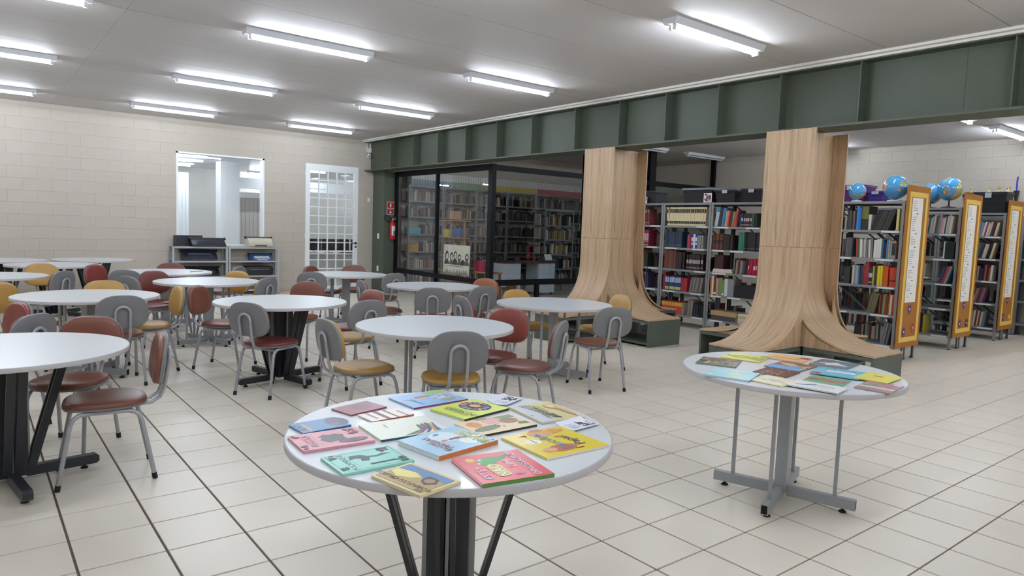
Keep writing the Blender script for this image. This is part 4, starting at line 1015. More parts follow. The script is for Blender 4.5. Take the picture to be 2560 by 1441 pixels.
po = empty('portrait_poster', (7.76, 11.7, .545), 0, 'black and white poster of six portraits leaning behind the archive glass', 'poster')
Mp2 = Matrix.Rotation(.03, 4, 'Y')
MB().box(-.006, .006, -.47, .47, 0, .60, Mp2).build('board', mat('poster_paper', '#dcdccb', .7), po)
ink, ink2 = flat('#1c1c1e'), flat('#55554f'); skin = flat('#e0e0d2')
for k, (yy, zz, s_) in enumerate([(.34, .36, 1.05), (.17, .345, .95), (.03, .38, 1.05), (-.12, .335, .95), (-.25, .37, 1), (-.385, .355, 1)]):
    Mq = Mp2 @ Matrix(((0, 0, -1, -.0063-.0005*k), (-1, 0, 0, 0), (0, 1, 0, 0), (0, 0, 0, 1)))
    C = lambda nm_, mt, poly, zoff: MB().prism([(-a, b) for a, b in poly][::-1], zoff, zoff+.0004, Mq).build(nm_, mt, po)
    if k != 4: C('hair', ink, ellipse(yy, zz+.01, .062*s_, (.10 if k < 2 else .078)*s_), 0)
    C('shoulders', ink if k % 2 == 0 else ink2, [(yy-.09, .2), (yy+.09, .2), (yy+.07, zz-.09), (yy+.02, zz-.06), (yy-.02, zz-.06), (yy-.07, zz-.09)], .0005)
    C('face', skin, ellipse(yy-.008, zz, .036*s_, .056*s_), .001)
    if k in (3, 5): C('beard', ink, ellipse(yy-.008, zz-.035, .03, .028), .0015)
    C('features', ink2, [(yy-.03, zz+.012), (yy-.002, zz+.016), (yy-.002, zz+.008), (yy-.03, zz+.006)], .0015)
Mq = Mp2 @ Matrix(((0, 0, -1, -.0066), (-1, 0, 0, 0), (0, 1, 0, 0), (0, 0, 0, 1)))
q = MB(); random.seed(5)
for k in range(16): q.box(-.3+k*.037, -.3+k*.037+random.uniform(.015, .03), .165, .180, 0, .0005, Mq)
q.build('caption_line', ink, po)
q = MB()
for k in range(26):
    u = -.44+k*.034; hh = random.uniform(.03, .10); q.prism([(u, .005), (u+.026, .005), (u+.02, hh), (u+.012, hh+.012), (u+.005, hh)], 0, .0005, Mq)
q.build('silhouette_band', ink2, po)
st = empty('wooden_stool', (8.05, 11.02, 0), 0, 'pine stool with a red folder behind the archive glass', 'stool')
MB().box(-.16, .16, -.3, .22, .62, .65).build('seat', M_pine, st)
for a in (-.13, .13):
    for b in (-.25, .17): MB().box(a-.02, a+.02, b-.02, b+.02, 0, .6195).build('leg', M_pine, st)
tag(MB().box(7.93, 7.96, 10.95, 11.3, .652, .86).build('red_folder', flat('#a83048')), 'red folder upright on the pine stool', 'folder')
low = empty('low_bookshelf', (8.35, 11.0, 0), 0, 'low shelf of pale books just inside the archive glass', 'bookcase')
MB().box(-.1, .15, -.35, .9, .06, .085).box(-.1, .15, -.35, .9, .40, .42).build('shelf', M_pine, low)
for a in (-.35, .9): MB().box(-.1, .15, a-.02 if a < 0 else a, a if a < 0 else a+.02, 0, .42).build('side_panel', M_pine, low)
random.seed(9); mixed_books((10.67, 11.88), 8.26, .086, .27, 'x', '#c49a6c #d8d0c4 #a04848 #6c4c5c #d8b890 #8c3c34 #c4bcb4'.split(), stuff, .05, .17)
mixed_books((12.5, 13.9), 8.2, .0, .3, 'x', '#1c4c8c #2c7c8c #3c5c6c #b8b0a0 #8c5c34 #24346c'.split(), stuff, .1, .2) if False else None
# all remaining books as one mass
allb = MB(); mi = []; keys = list(stuff)
for k, c in enumerate(keys):
    off = len(allb.v); allb.v += stuff[c].v; allb.f += [tuple(i+off for i in f) for f in stuff[c].f]; mi += [k]*len(stuff[c].f)
me = allb.mesh('shelved_books')
for c in keys: me.materials.append(flat(c))
me.polygons.foreach_set('material_index', mi)
tag(link('shelved_books', me), 'closely packed books deeper on the steel shelves and in the archive', 'books', None, 'stuff')
# ------------------------------------------------------------------ office behind the far wall
NY0, NY1, NZ_ = YW+TH, 20.2, 2.84
fo2 = MB().box(1.0, 12.5, NY0, NY1, -.06, 0).build('floor_office', mat('office_floor', '#b9b2a6', .3)); tag(fo2, kind='structure')
co2 = MB().box(1.0, 12.5, NY0, NY1+.1, NZ_+.012, NZ_+.1).build('ceiling_office', M_gap); tag(co2, kind='structure')
k = 0; yy = NY0
while yy < NY1: MB().box(1.0, 12.5, yy+.004, min(yy+.2, NY1)-.004, NZ_, NZ_+.011).build('ceiling_slat', mat('white_pvc_slat', '#e6ecf2', .35), co2); yy += .2
wo = MB().box(1.0, 12.5, NY1, NY1+.1, 0, NZ_+.1).box(1.0, 1.1, NY0, NY1, 0, NZ_+.1).box(12.4, 12.5, NY0, NY1, 0, NZ_+.1).build('wall_office', mat('office_wall_paint', '#cfcbc4', .7, noise=.03, scale=2)); tag(wo, kind='structure')
pil = MB().box(4.68, 5.11, 17.0, 17.4, 0, NZ_).build('wall_pillar', M_white); tag(pil, kind='structure')
lint = MB().box(5.111, 9.0, 17.6, 17.75, 2.27, 2.53).build('wall_lintel', M_white); tag(lint, kind='structure')
d2 = empty('door_2', (5.35, 18.3, 0)); tag(d2, kind='structure')
for q in range(9): MB().box(q*.1, q*.1+.094, 0, .03, .02, 2.05).build('door_board', mat('grey_door_paint', '#bdb8b2', .6), d2)
MB().box(-.1, 1.0, .031, .06, 0, 2.15).box(-.1, 1.0, -.01, .06, 2.06, 2.2).build('door_frame', M_white, d2)
cu = MB(); 
for q in range(13):
    a = q*.035; cu.v += [(a, .03*(q % 2), .25), (a, .03*(q % 2), 2.46)]
for q in range(12): cu.f.append((2*q, 2*q+2, 2*q+3, 2*q+1))
cu.v += [(x, y+.004, z) for x, y, z in cu.v]; n0 = 26
cu.f += [tuple(i+n0 for i in f[::-1]) for f in cu.f[:12]]
tag(cu.build('curtain', mat('white_cloth', '#e9edf0', .8), None, True, (3.33, 16.0, 0)), 'white curtain at the left side of the office window', 'curtain')
for q, (lx, ly, lb) in enumerate([(3.35, 15.4, 'nearest the window'), (3.55, 16.55, 'second behind the window'), (3.7, 18.3, 'third behind the window'), (6.75, 19.5, 'at the back of the office'), (6.6, 17.0, 'over the office desks'), (9.6, 15.8, 'deep in the office'), (9.6, 18.5, 'at the far office corner')]):
    lamp(ln, lx, ly, NZ_-.0005, 'lit office tube lamp behind the far wall, %s' % lb, 'office tube lamps')
od = empty('office_desk', (7.5, 17.0, 0), 0, 'white office desk behind the grid door', 'desk')
MB().box(-.9, 1.2, -.35, .35, .70, .73).build('desktop', M_white, od)
MB().box(-.88, -.84, -.3, .3, 0, .6995).box(1.14, 1.18, -.3, .3, 0, .6995).build('side_panel', M_white, od)
MB().box(-.84, 1.14, .2, .22, .25, .6995).build('modesty_panel', M_white, od)
for q, mx in enumerate((6.95, 7.35, 7.72, 8.15)):
    o = empty('monitor', (mx, 17.02, .731), 0, 'black monitor seen from behind through the grid door, %s from left' % ORD(q+1), 'monitor', 'office monitors')
    MB().box(-.185, .185, -.02, .02, .06, .35).build('screen_case', M_blackp, o); MB().tube([(0, 0, .01), (0, 0, .08)], .02, 8).build('stand', M_blackp, o); MB().box(-.1, .1, -.07, .07, 0, .012).build('foot', M_blackp, o)
tag(MB().box(7.6, 7.95, 16.72, 16.85, .732, .75).build('keyboard', M_blackp), 'black keyboard on the white office desk', 'keyboard')
# person sitting behind the monitors: one continuous skinned body
def person():
    vs_ = [(0, 0, .50), (0, -.02, .70), (0, 0, .93), (0, .0, 1.02), (0, -.01, 1.08),            # pelvis .. neck
           (.17, 0, .95), (.24, -.10, .76), (.16, -.34, .80), (-.17, 0, .95), (-.24, -.10, .76), (-.16, -.34, .80),
           (.1, -.02, .49), (.12, -.42, .50), (.12, -.44, .08), (.12, -.52, .05), (-.1, -.02, .49), (-.12, -.42, .50), (-.12, -.44, .08), (-.12, -.52, .05)]
    ed = [(0, 1), (1, 2), (2, 3), (3, 4), (2, 5), (5, 6), (6, 7), (2, 8), (8, 9), (9, 10), (0, 11), (11, 12), (12, 13), (13, 14), (0, 15), (15, 16), (16, 17), (17, 18)]
    rad = [.14, .13, .13, .062, .055, .065, .048, .036, .065, .048, .036, .095, .075, .05, .045, .095, .075, .05, .045]
    me = bpy.data.meshes.new('body'); me.from_pydata(vs_, ed, []); o = bpy.data.objects.new('body', me); COL.objects.link(o)
    md = o.modifiers.new('s', 'SKIN'); 
    for v, r_ in zip(me.skin_vertices[0].data, rad): v.radius = (r_, r_)
    me.skin_vertices[0].data[0].use_root = True
    sb = o.modifiers.new('d', 'SUBSURF'); sb.levels = 2; sb.render_levels = 2
    bpy.context.view_layer.update()
    m2 = bpy.data.meshes.new_from_object(o.evaluated_get(bpy.context.evaluated_depsgraph_get())); bpy.data.objects.remove(o)
    m2.materials.clear(); m2.materials.append(flat('#22242c', .8))
    for p in m2.polygons: p.use_smooth = True
    r_ = empty('person', (6.98, 17.78, 0), 0, 'person in dark clothes sitting behind the office monitors', 'person')
    link('body', m2, r_)
    sk = flat('#c89a80', .6); hd_ = MB().ball((0, -.02, 1.185), (.075, .09, .112), 20, 14).tube([(0, 0, 1.05), (0, -.01, 1.12)], .05, 10)
    hd_.ball((0, -.112, 1.17), (.014, .02, .02), 8, 6).ball((-.076, 0, 1.175), (.012, .022, .03), 8, 6).ball((.076, 0, 1.175), (.012, .022, .03), 8, 6)
    h_ = hd_.build('head', sk, r_, True)
    MB().ball((0, .004, 1.215), (.083, .094, .098), 20, 10).build('hair', flat('#1c1614', .7), r_, True)
    for s_ in (-1, 1): MB().ball((s_*.03, -.1, 1.19), (.012, .008, .007), 8, 6).build('eye', flat('#20180f'), h_)
    MB().box(-.022, .022, -.105, -.1, 1.122, 1.13).build('mouth', flat('#9a5a50'), h_)
    for s_ in (-1, 1):
        hnd = MB().ball((s_*.15, -.38, 0.798), (.04, .048, .016), 12, 8)
        for q in range(4): hnd.tube([(s_*.15+(q-1.5)*.018, -.42, 0.800), (s_*.15+(q-1.5)*.019, -.455+.004*abs(q-1.5), 0.797), (s_*.15+(q-1.5)*.019, -.475+.008*abs(q-1.5), 0.790)], .008, 6)
        hnd.tube([(s_*.15-s_*.035, -.385, 0.800), (s_*.15-s_*.06, -.41, 0.796), (s_*.15-s_*.062, -.43, 0.792)], .009, 6).build('hand', sk, r_, True)
person()
oc = empty('office_chair', (6.98, 17.80, 0), 0, 'black office chair under the sitting person', 'chair')
pad(superell(.44, .42), [(.95, .38), (1, .40), (1, .435), (.9, .445), (.2, .45)], lambda x, y, t: (x, y, t-.06)).build('seat', M_blackp, oc, True)
MB().tube([(0, 0, .1), (0, 0, .32)], .03, 10).build('column', M_blackp, oc)
for q in range(5): MB().bar((0, 0, .1), (.26*math.cos(q*2*PI/5), .26*math.sin(q*2*PI/5), .03), .04, .03).build('base_arm', M_blackp, oc)
# ------------------------------------------------------------------ low shelves with typewriters at the far wall
ZT = [.1, .38, .68, .955]
for q, (tx, lab) in enumerate(((3.05, 'left one'), (4.08, 'right one'))):
    bookcase(tx, 14.28, 0, 'low grey steel shelf unit with typewriters at the far wall, %s' % lab, False, .29, ZT, 'low_shelf_unit', '-y', 1.02, (mat('pale_shelf_steel', '#a9adb0', .5, metal=.1), MATS['pale_shelf_steel']), 'low typewriter shelves')
def typewriter(x, y, z, w_, d_, h, col, label, style='office'):
    o = empty('typewriter', (x, y, z), 0, label, 'typewriter', 'typewriters on the low shelves')
    m = flat(col, .4); dk_ = flat('#141519', .4); key = flat('#3a3d44' if style != 'blue' else '#e6e8ea', .4)
    prof = [(-d_/2, 0), (d_/2, 0), (d_/2, h*.92), (d_*.12, h), (-d_*.02, h*.78), (-d_/2, h*.25)]
    if style == 'old': prof = [(-d_*.42, 0), (d_/2, 0), (d_/2, h*.9), (d_*.1, h*.95), (-d_*.2, h*.9), (-d_*.34, h*.55), (-d_/2, h*.35), (-d_/2, h*.08)]
    MB().prism(prof, -w_/2, w_/2, Matrix(((0, 0, 1, 0), (1, 0, 0, 0), (0, 1, 0, 0), (0, 0, 0, 1)))).build('body', m, o)
    MB().tube([(-w_*.5-.03, d_*.18, h*.98), (w_*.5+.0, d_*.18, h*.98)], .018, 10).build('platen_roller', dk_, o, True)
    for s_ in (-1, 1): MB().tube([(s_*(w_*.5+.035), d_*.18, h*.98), (s_*(w_*.5+.005), d_*.18, h*.98)], .026, 12).build('platen_knob', dk_, o, True)
    nrm = math.atan2(h*.53, d_*.48)
    for r_ in range(4):
        f = .16+r_*.19; yk = -d_/2+f*d_*.46; zk = h*.25+f*h*.5
        for q in range(11): MB().box(-w_*.36+q*w_*.068, -w_*.36+q*w_*.068+w_*.05, yk-.008, yk+.008, zk, zk+.012).build('key', key, o)
    MB().box(-w_*.25, w_*.25, -d_/2-.002, -d_/2+.03, h*.1, h*.22).build('space_bar', key, o)
    if style == 'case': MB().box(-w_*.33, w_*.33, -.004, .004, -.002, .008, Matrix.Translation((0, -d_*.14, h*.66))).build('trim_strip', flat('#b8bcc4', .3), o)
    return o
typewriter(3.72, 14.40, ZT[3]+.0048, .62, .27, .15, '#1f2229', 'wide black electric typewriter on top of the left low shelf')
tag(MB().box(3.12, 3.17, 14.36, 14.5, ZT[3]+.0048, ZT[3]+.21).build('box_file', flat('#20232b')), 'narrow black file standing left of the wide black typewriter', 'file')
tag(MB().box(3.19, 3.66, 14.54, 14.56, ZT[3]+.0048, ZT[3]+.21).build('black_tray', flat('#23262d')), 'flat black tray propped behind the wide black typewriter', 'tray')
typewriter(4.72, 14.42, ZT[3]+.0048, .48, .27, .19, '#c4bda9', 'beige manual typewriter on top of the right low shelf', 'old')
typewriter(3.57, 14.43, ZT[2]+.001, .62, .27, .19, '#242c3c', 'dark navy typewriter on the upper left low shelf', 'case')
typewriter(4.75, 14.42, ZT[2]+.001, .42, .27, .13, '#2f5c8c', 'small blue typewriter with white keys on the upper right low shelf', 'blue')
typewriter(3.62, 14.43, ZT[1]+.001, .6, .27, .17, '#1a1c21', 'black typewriter on the lower left low shelf')
def softcase(x, y, z, w_, d_, h, label):
    o = empty('typewriter_case', (x, y, z), 0, label, 'case')
    pad(rrect(w_, h, .05), [(.9, -d_/2), (.98, -d_/2+.015), (1, -d_/4), (1, d_/2-.02), (.96, d_/2)], lambda a, b, t: (a, t, b+h/2)).build('shell', flat('#181a20', .5), o, True)
    MB().box(-w_*.34, w_*.34, -d_/2-.004, -d_/2+.002, h*.66, h*.70).build('zip_strip', flat('#aab0b8', .3), o)
softcase(4.7, 14.42, ZT[1]+.001, .56, .27, .185, 'black soft typewriter case on the lower right low shelf')
tag(MB().box(4.62, 5.0, 14.36, 14.55, ZT[0]+.001, ZT[0]+.12).build('cardboard_box', flat('#b8b0a0')), 'pale box on the bottom of the right low shelf', 'box')
# ------------------------------------------------------------------ extinguisher, signs and fittings near the corner column
FX = 7.54; FY = cy0
fe = empty('fire_extinguisher', (FX, FY-.075, 1.17), 0, 'red fire extinguisher with black hose on the green column', 'extinguisher')
Mred = flat('#b3202a', .3)
MB().lathe([(.045, 0), (.062, .012), (.064, .03), (.064, .34), (.055, .385), (.03, .41), (.022, .43)], 24).build('cylinder', Mred, fe, True)
lb = MB()
for a in range(11):
    t = -2.3+1.6*a/10; lb.v += [(.0645*math.cos(t), .0645*math.sin(t), .10), (.0645*math.cos(t), .0645*math.sin(t), .31)]
for a in range(10): lb.f.append((2*a, 2*a+2, 2*a+3, 2*a+1))
lab = lb.build('paper_label', M_paper, fe, True)
lb2 = MB()
for a in range(7):
    t = -1.75+1.0*a/6; lb2.v += [(.0650*math.cos(t), .0650*math.sin(t), .11), (.0650*math.cos(t), .0650*math.sin(t), .20)]
for a in range(6): lb2.f.append((2*a, 2*a+2, 2*a+3, 2*a+1))
lb2.build('print', flat('#6a7a8c'), lab, True)
MB().tube([(0, 0, .43), (0, 0, .47)], .014, 10).build('valve', flat('#c9b98a', .3), fe)
MB().bar((0, 0, .47), (.09, -.01, .50), .014, .01).bar((0, 0, .45), (.08, -.01, .455), .014, .01).build('lever', flat('#8c8878', .35), fe)
hp = [(-.012, 0, .455), (-.05, -.005, .47), (-.12, -.005, .53), (-.18, -.005, .545), (-.2, -.005, .50), (-.17, -.005, .44), (-.1, -.005, .41), (-.06, -.005, .42)]
MB().tube(hp, .012, 8).build('hose', M_rub, fe, True)
MB().box(-.02, .02, .065, .0745, .3, .36).build('wall_bracket', M_steel2, fe)
sg = empty('extinguisher_sign', (FX-.02, FY-.002, 1.73), 0, 'red and white extinguisher sign with a down arrow on the green column', 'sign')
MB().box(-.09, .09, -.004, 0, 0, .285).build('plate', flat('#e8e4de'), sg)
for z0 in (.01, .147): MB().box(-.082, .082, -.006, -.0041, z0, z0+.128).build('red_field', flat('#b0222a'), sg)
wht = flat('#f2efe8')
MB().box(-.017, .017, -.0075, -.0061, .17, .24).box(-.008, .008, -.0075, -.0061, .2405, .262).build('extinguisher_symbol', wht, sg)
MB().prism([(-.009, .10), (.009, .10), (.009, .06), (.036, .06), (0, .024), (-.036, .06), (-.009, .06)], .0061, .0075, Matrix.Rotation(PI/2, 4, 'X')).build('arrow_symbol', wht, sg)
MB().box(-.06, .06, -.0072, -.0061, .118, .124).build('caption_line', wht, sg)
def plate(x, y, z, nx, w_, h, label, toggle=True):
    o = empty('wall_switch' if toggle else 'outlet_plate', (x, y, z), 0, label, 'switch')
    if nx: MB().box(-.008, 0, -w_/2, w_/2, -h/2, h/2).build('plate', M_white, o); MB().box(-.012, -.0081, -w_/4, w_/4, -h/5, h/5).build('rocker', M_whitetrim, o)
    else: MB().box(-w_/2, w_/2, -.008, 0, -h/2, h/2).build('plate', M_white, o); MB().box(-w_/4, w_/4, -.012, -.0081, -h/5, h/5).build('rocker', M_whitetrim, o)
plate(cx0-.001, 14.3, 1.24, True, .08, .12, 'white wall switch on the side of the green column')
plate(cx0-.001, 14.3, .5, True, .08, .12, 'white low outlet plate on the side of the green column', False)
plate(7.25, YW-.005, 2.05, False, .05, .09, 'small white sensor box beside the green column')
cc = empty('cctv_camera', (7.22, 14.54, 3.03), 0, 'white dome security camera below the corner of the beam', 'camera')
MB().ball((0, 0, 0), .045, 16, 10).build('dome', M_white, cc, True); MB().ball((-.012, -.034, -.004), .02, 12, 8).build('lens', M_blackp, cc, True)
MB().tube([(0, .0, .04), (0, .03, .08)], .012, 8).build('arm', M_white, cc)
jb = empty('junction_box', (7.22, 14.57, 3.12), 0, 'white junction box with conduits above the security camera', 'box')
MB().box(-.055, .055, -.03, .02, 0, .09).build('case', M_whitetrim, jb)
for a in (-.04, .04): MB().box(a-.012, a+.012, -.01, .015, .091, .235).build('conduit', M_whitetrim, jb)
# ------------------------------------------------------------------ picture books on the two front tables
class PB:
    def __init__(s, name, x, y, w_, h, rz, t, col, label, spine=None, z=.7612, grp='picture books on the foreground table', pages='#e6e2da'):
        s.o = empty('picture_book', (x, y, z), math.radians(rz), label, 'picture book', grp); s.w, s.h, s.t = w_, h, t
        m = flat(col, .28)
        MB().prism(rrect(w_, h, .003, 3), t-.0012, t).prism(rrect(w_, h, .003, 3), 0, .0012).build('cover', m, s.o)
        MB().box(-w_/2+.0025, w_/2-.003, -h/2+.003, h/2-.003, .0013, t-.0013).build('pages', flat(pages), s.o)
        MB().box(-w_/2-.0006, -w_/2+.0023, -h/2, h/2, .0004, t-.0004).build('spine', flat(spine or col, .3), s.o)
        s.l = 0
    def sh(s, nm, poly, col):   # flat print on the cover, u,v in -1..1
        s.l += 1; z = s.t+.00005+.00012*s.l
        MB().prism([(u*s.w/2, v*s.h/2) for u, v in poly], z-.0001, z).build(nm, flat(col, .35), s.o); return s
    def bx(s, nm, u0, v0, u1, v1, col): return s.sh(nm, [(u0, v0), (u1, v0), (u1, v1), (u0, v1)], col)
    def el(s, nm, u, v, ru, rv, col, n=20, rot=0): return s.sh(nm, ellipse(u, v, ru, rv, n, rot), col)
    def tx(s, st, u, v, size, col, sx=1.0, rot=0, shear=0):
        s.l += 1; text(st, size, 'title_lettering', flat(col, .35), s.o, (u*s.w/2, v*s.h/2, s.t+.00005+.00012*s.l), (0, 0, rot), .0001, 'CENTER', sx, shear); return s
    def spots(s, nm, n, u0, v0, u1, v1, cols, r0, r1, seed):
        random.seed(seed); q = {}
        s.l += 1; z = s.t+.00005+.00012*s.l
        for k in range(n):
            u, v, r_ = random.uniform(u0, u1), random.uniform(v0, v1), random.uniform(r0, r1)
            q.setdefault(random.choice(cols), MB()).prism([(a*s.w/2, b*s.h/2) for a, b in ellipse(u, v, r_, r_*random.uniform(.3, .9), 8, random.uniform(0, 3))], z-.0001, z+.0000007*k)
        for c, mb in q.items(): tag(mb.build(nm, flat(c, .35), s.o), kind='stuff')
        return s
# (spine on the left; the pages read with their heads to the left of the picture)
b = PB('', 1.246, 2.562, .131, .182, 103, .006, '#87394a', 'burgundy booklet with a faint grey oval, far left on the foreground table')
b.el('faded_print', 0, -.15, .62, .45, '#7c5058').tx('CONTOS', 0, .72, .016, '#a86a70')
PB('', 1.205, 2.55, .125, .175, 108, .003, '#e4e6ea', 'white sheet pad peeking out under the burgundy booklet', z=.7606) if False else None
b = PB('', 1.29, 2.415, .117, .188, 94, .006, '#e6ddd2', 'white booklet with brown brush stripes on the foreground table', '#b0603c')
b.bx('stripe', -1, .1, 1, .3, '#7a4a48').bx('stripe', -1, -.3, 1, -.18, '#8c5c58').bx('stripe', -.6, .55, 1, .68, '#a88484').bx('stripe', -1, -.75, .4, -.66, '#9a7a70')
b = PB('', 1.015, 2.411, .133, .188, 93.5, .007, '#4279a8', 'blue book with a patterned band, leftmost on the foreground table', '#2c5c88')
b.el('swirl_print', .1, -.75, .85, .45, '#4c4a70').el('swirl_print', -.3, -.55, .3, .2, '#7a5a58').bx('title_patch', -.75, .52, .55, .66, '#cf9a58').spots('border_print', 14, -.9, .78, .9, .92, ['#2c3c58', '#b8b49a'], .06, .1, 4)
b = PB('', .98, 2.23, .183, .251, 86.5, .009, '#d58a92', 'pink book titled with the name of Angola beside a black map shape', '#d89aa4')
k_ = '#2c2628'
b.sh('map_print', [(-.5, .15), (-.1, .32), (.15, .22), (.3, .3), (.55, .1), (.42, -.05), (.5, -.2), (.3, -.42), (-.1, -.36), (-.35, -.42), (-.42, -.1)], k_)
b.tx('ANGOLA', -.05, .6, .034, k_, .95).bx('rule', -.6, .49, .6, .5, k_).bx('rule', -.5, .72, .5, .73, k_).bx('rule', -.75, .40, .75, .405, '#5c4448')
b.el('mask_print', -.55, -.5, .24, .42, k_).el('mask_print', -.55, -.5, .15, .32, '#6a5456').el('mask_print', -.55, -.48, .1, .22, k_).spots('figure_print', 16, .2, -.85, .85, -.6, [k_], .05, .1, 1).spots('corner_print', 8, .5, .78, .85, .9, [k_], .05, .1, 2).spots('corner_print', 8, -.85, .8, -.5, .92, [k_], .05, .1, 3)
b = PB('', 1.263, 2.222, .217, .276, 86, .008, '#dfe3d0', 'pale green book with coloured ribbon pictures on the foreground table', '#2c4a58')
for q, (u, c) in enumerate([(-.75, '#4a6a4c'), (-.55, '#7c4a6c'), (-.4, '#3c4a70'), (-.1, '#c89a50'), (.1, '#3a5a98')]):
    b.sh('ribbon_print', [(-.95, .3-.28*q), (-.85, .2-.28*q), (-.45+u*.1, -.3-.12*q), (-.05+.1*q, -.35-.14*q), (.1+.02*q, -.42-.13*q), (-.1+.06*q, -.46-.13*q), (-.5, -.42-.12*q), (-.9, .0-.22*q)] if q < 3 else [(-.95, -.55-.1*(q-3)), (-.5, -.62-.1*(q-3)), (.05, -.74-.1*(q-3)), (.05, -.8-.08*(q-3)), (-.5, -.74-.06*(q-3)), (-.95, -.7-.1*(q-3))], c)
b.tx('estórias', .35, .42, .014, '#9aa090').bx('rule', .05, .1, .6, .105, '#b8bcae')
b = PB('', .991, 1.973, .178, .244, 89, .008, '#86cdb8', 'mint green book titled with the name of Mozambique beside a black map', '#9ad8c4')
k2 = '#1e2a2a'
b.sh('map_print', [(.15, .45), (.55, .35), (.5, .05), (.25, -.1), (.2, -.35), (.32, -.5), (.2, -.75), (.12, -.5), (.05, -.3), (.1, -.1), (-.2, .0), (-.15, .2), (.1, .15), (.2, .25)], k2)
b.tx('MOÇAMBIQUE', -.05, .56, .025, k2, .95).bx('rule', -.7, .42, .7, .425, '#4c7c70').bx('rule', -.88, -.9, -.87, .9, k2).bx('rule', .87, -.9, .88, .9, k2)
b.bx('rule', -.88, .9, .88, .91, k2).bx('rule', -.88, -.91, .88, -.9, k2).spots('figure_print', 18, .45, -.82, .85, -.55, [k2], .04, .1, 6).bx('figure_print', -.62, -.6, -.52, .1, k2).spots('figure_print', 14, -.85, -.88, -.4, -.6, [k2], .04, .1, 7).spots('corner_print', 9, .5, .72, .84, .86, [k2], .04, .1, 8).spots('corner_print', 9, -.84, .72, -.5, .86, [k2], .04, .1, 9)
b = PB('', 1.031, 1.74, .223, .16, 101, .009, '#d9c690', 'tan book with a Robinson Crusoe title and blue sky, at the front rim', '#e0d2a4')
b.bx('border_print', -.9, -.86, .9, .86, '#3a3428').bx('field_print', -.885, -.84, .885, .84, '#b59a68').sh('sky_print', [(-.885, -.84), (.885, -.84), (.885, -.2), (.2, -.45), (-.2, -.15), (-.5, -.4), (-.885, -.35)], '#5f86b0').sh('sun_print', [(.885, .1), (.5, .35), (.1, .1), (-.1, -.2), (.3, -.4), (.885, -.25)], '#e6dc88')
b.sh('figure_print', [(-.2, -.5), (-.6, -.45), (-.75, -.1), (-.55, .25), (-.3, .1), (-.2, -.1)], '#4a3c34').el('figure_print', -.45, -.15, .16, .2, '#a08468').tx('ROBINSON CRUSOE', .05, .5, .026, '#2c2620', 1.0, 0, .15).bx('stamp_print', -.85, .68, -.6, .8, '#6a5c48')
b = PB('', 1.302, 1.98, .222, .271, 98.6, .016, '#a9cfe6', 'light blue hardcover with orange spine, girl in a tree, middle of foreground table', '#cf7432')
b.el('cloud_print', .35, -.1, .5, .4, '#d8ebf2').el('cloud_print', -.4, -.55, .4, .4, '#e6f0ec').spots('leaf_print', 70, -.95, -.95, .5, -.5, ['#8a9a4c', '#b8b060', '#6c8448', '#d8c470', '#c8d0a0'], .05, .11, 12).el('figure_print', .0, -.22, .07, .2, '#6a3c28').el('figure_print', .02, .1, .07, .1, '#c88c48').bx('figure_print', -.12, -.5, -.06, -.25, '#8a4a34').sh('bird_print', [(.6, .1), (.72, .0), (.66, -.15), (.56, -.05)], '#5c8ab0').sh('bird_print', [(-.8, .4), (-.68, .5), (-.72, .62), (-.86, .56)], '#3c7c98')
b.tx('MANGAS', -.05, .36, .034, '#a84a48', 1.0, .06, .2).tx('SANTAS', -.35, .5, .03, '#a86a68', 1.0, .06, .2)
b = PB('', 1.568, 2.55, .206, .278, 92.5, .007, '#86b8e0', 'sky blue picture book with polka dot figures at the far rim', '#8a2c48')
b.el('hill_print', .75, -.6, .35, .4, '#88b468').spots('dot_print', 46, -.35, -.95, .45, -.2, ['#e8c4cc', '#f0dcdc', '#c8607c', '#e8d0d4'], .04, .09, 14).el('figure_print', .35, .05, .12, .32, '#a8644c').el('figure_print', .2, .55, .07, .3, '#d8a0b0').el('hill_print', -.55, -.5, .2, .25, '#7ca888').tx('BOLINHA', -.3, .55, .022, '#4c6c9c', 1, .1, .2).el('flower_print', .05, .15, .09, .1, '#d8c488')
b = PB('', 1.622, 2.311, .207, .257, 100, .009, '#cede4a', 'lime green book with a round patterned medallion at the table centre', '#1c1c1c')
b.el('medallion_print', .1, -.32, .72, .5, '#2c2c40', 28)
for q in range(14):
    a = 2*PI*q/14; b.el('medallion_print', .1+.54*math.cos(a), -.32+.375*math.sin(a), .14, .07, ['#a8488c', '#d88c50', '#4c78a8', '#c86c7c', '#5ca0a8'][q % 5], 10, a)
b.el('medallion_print', .1, -.32, .26, .18, '#d0a064', 20).tx('DO NEGRO', -.12, .48, .034, '#20241c', .95).tx('POEMAS DA CARNE', -.05, .64, .015, '#3c4424').bx('rule', -.7, .34, .5, .35, '#3c4424')
b = PB('', 1.58, 2.075, .178, .267, 90.5, .008, '#e2c99a', 'peach book with fruit and leaf pictures, right of the light blue hardcover', '#20180f')
b.el('fruit_print', .35, .6, .4, .22, '#d08850').el('fruit_print', -.35, .45, .28, .5, '#6c7858', 20, .3).el('fruit_print', .45, -.1, .45, .35, '#d8a8a0').el('fruit_print', .15, -.55, .38, .3, '#94744e').sh('leaf_print', [(.9, -.3), (.9, -.95), (.5, -.95), (.45, -.5)], '#7c8a62').sh('leaf_print', [(-.3, -.95), (-.6, -.95), (-.5, -.6), (-.2, -.7)], '#4c7c4c').tx('Terra', -.3, .08, .02, '#a86850', 1, 0, .2).tx('dos', -.45, -.08, .016, '#a86850').el('leaf_print', .9, .1, .1, .2, '#8a8a60')
b = PB('', 1.869, 2.117, .265, .211, 83, .008, '#d9cf9c', 'yellowish picture book with a striped zebra, far right of the foreground table', '#c8c8cc')
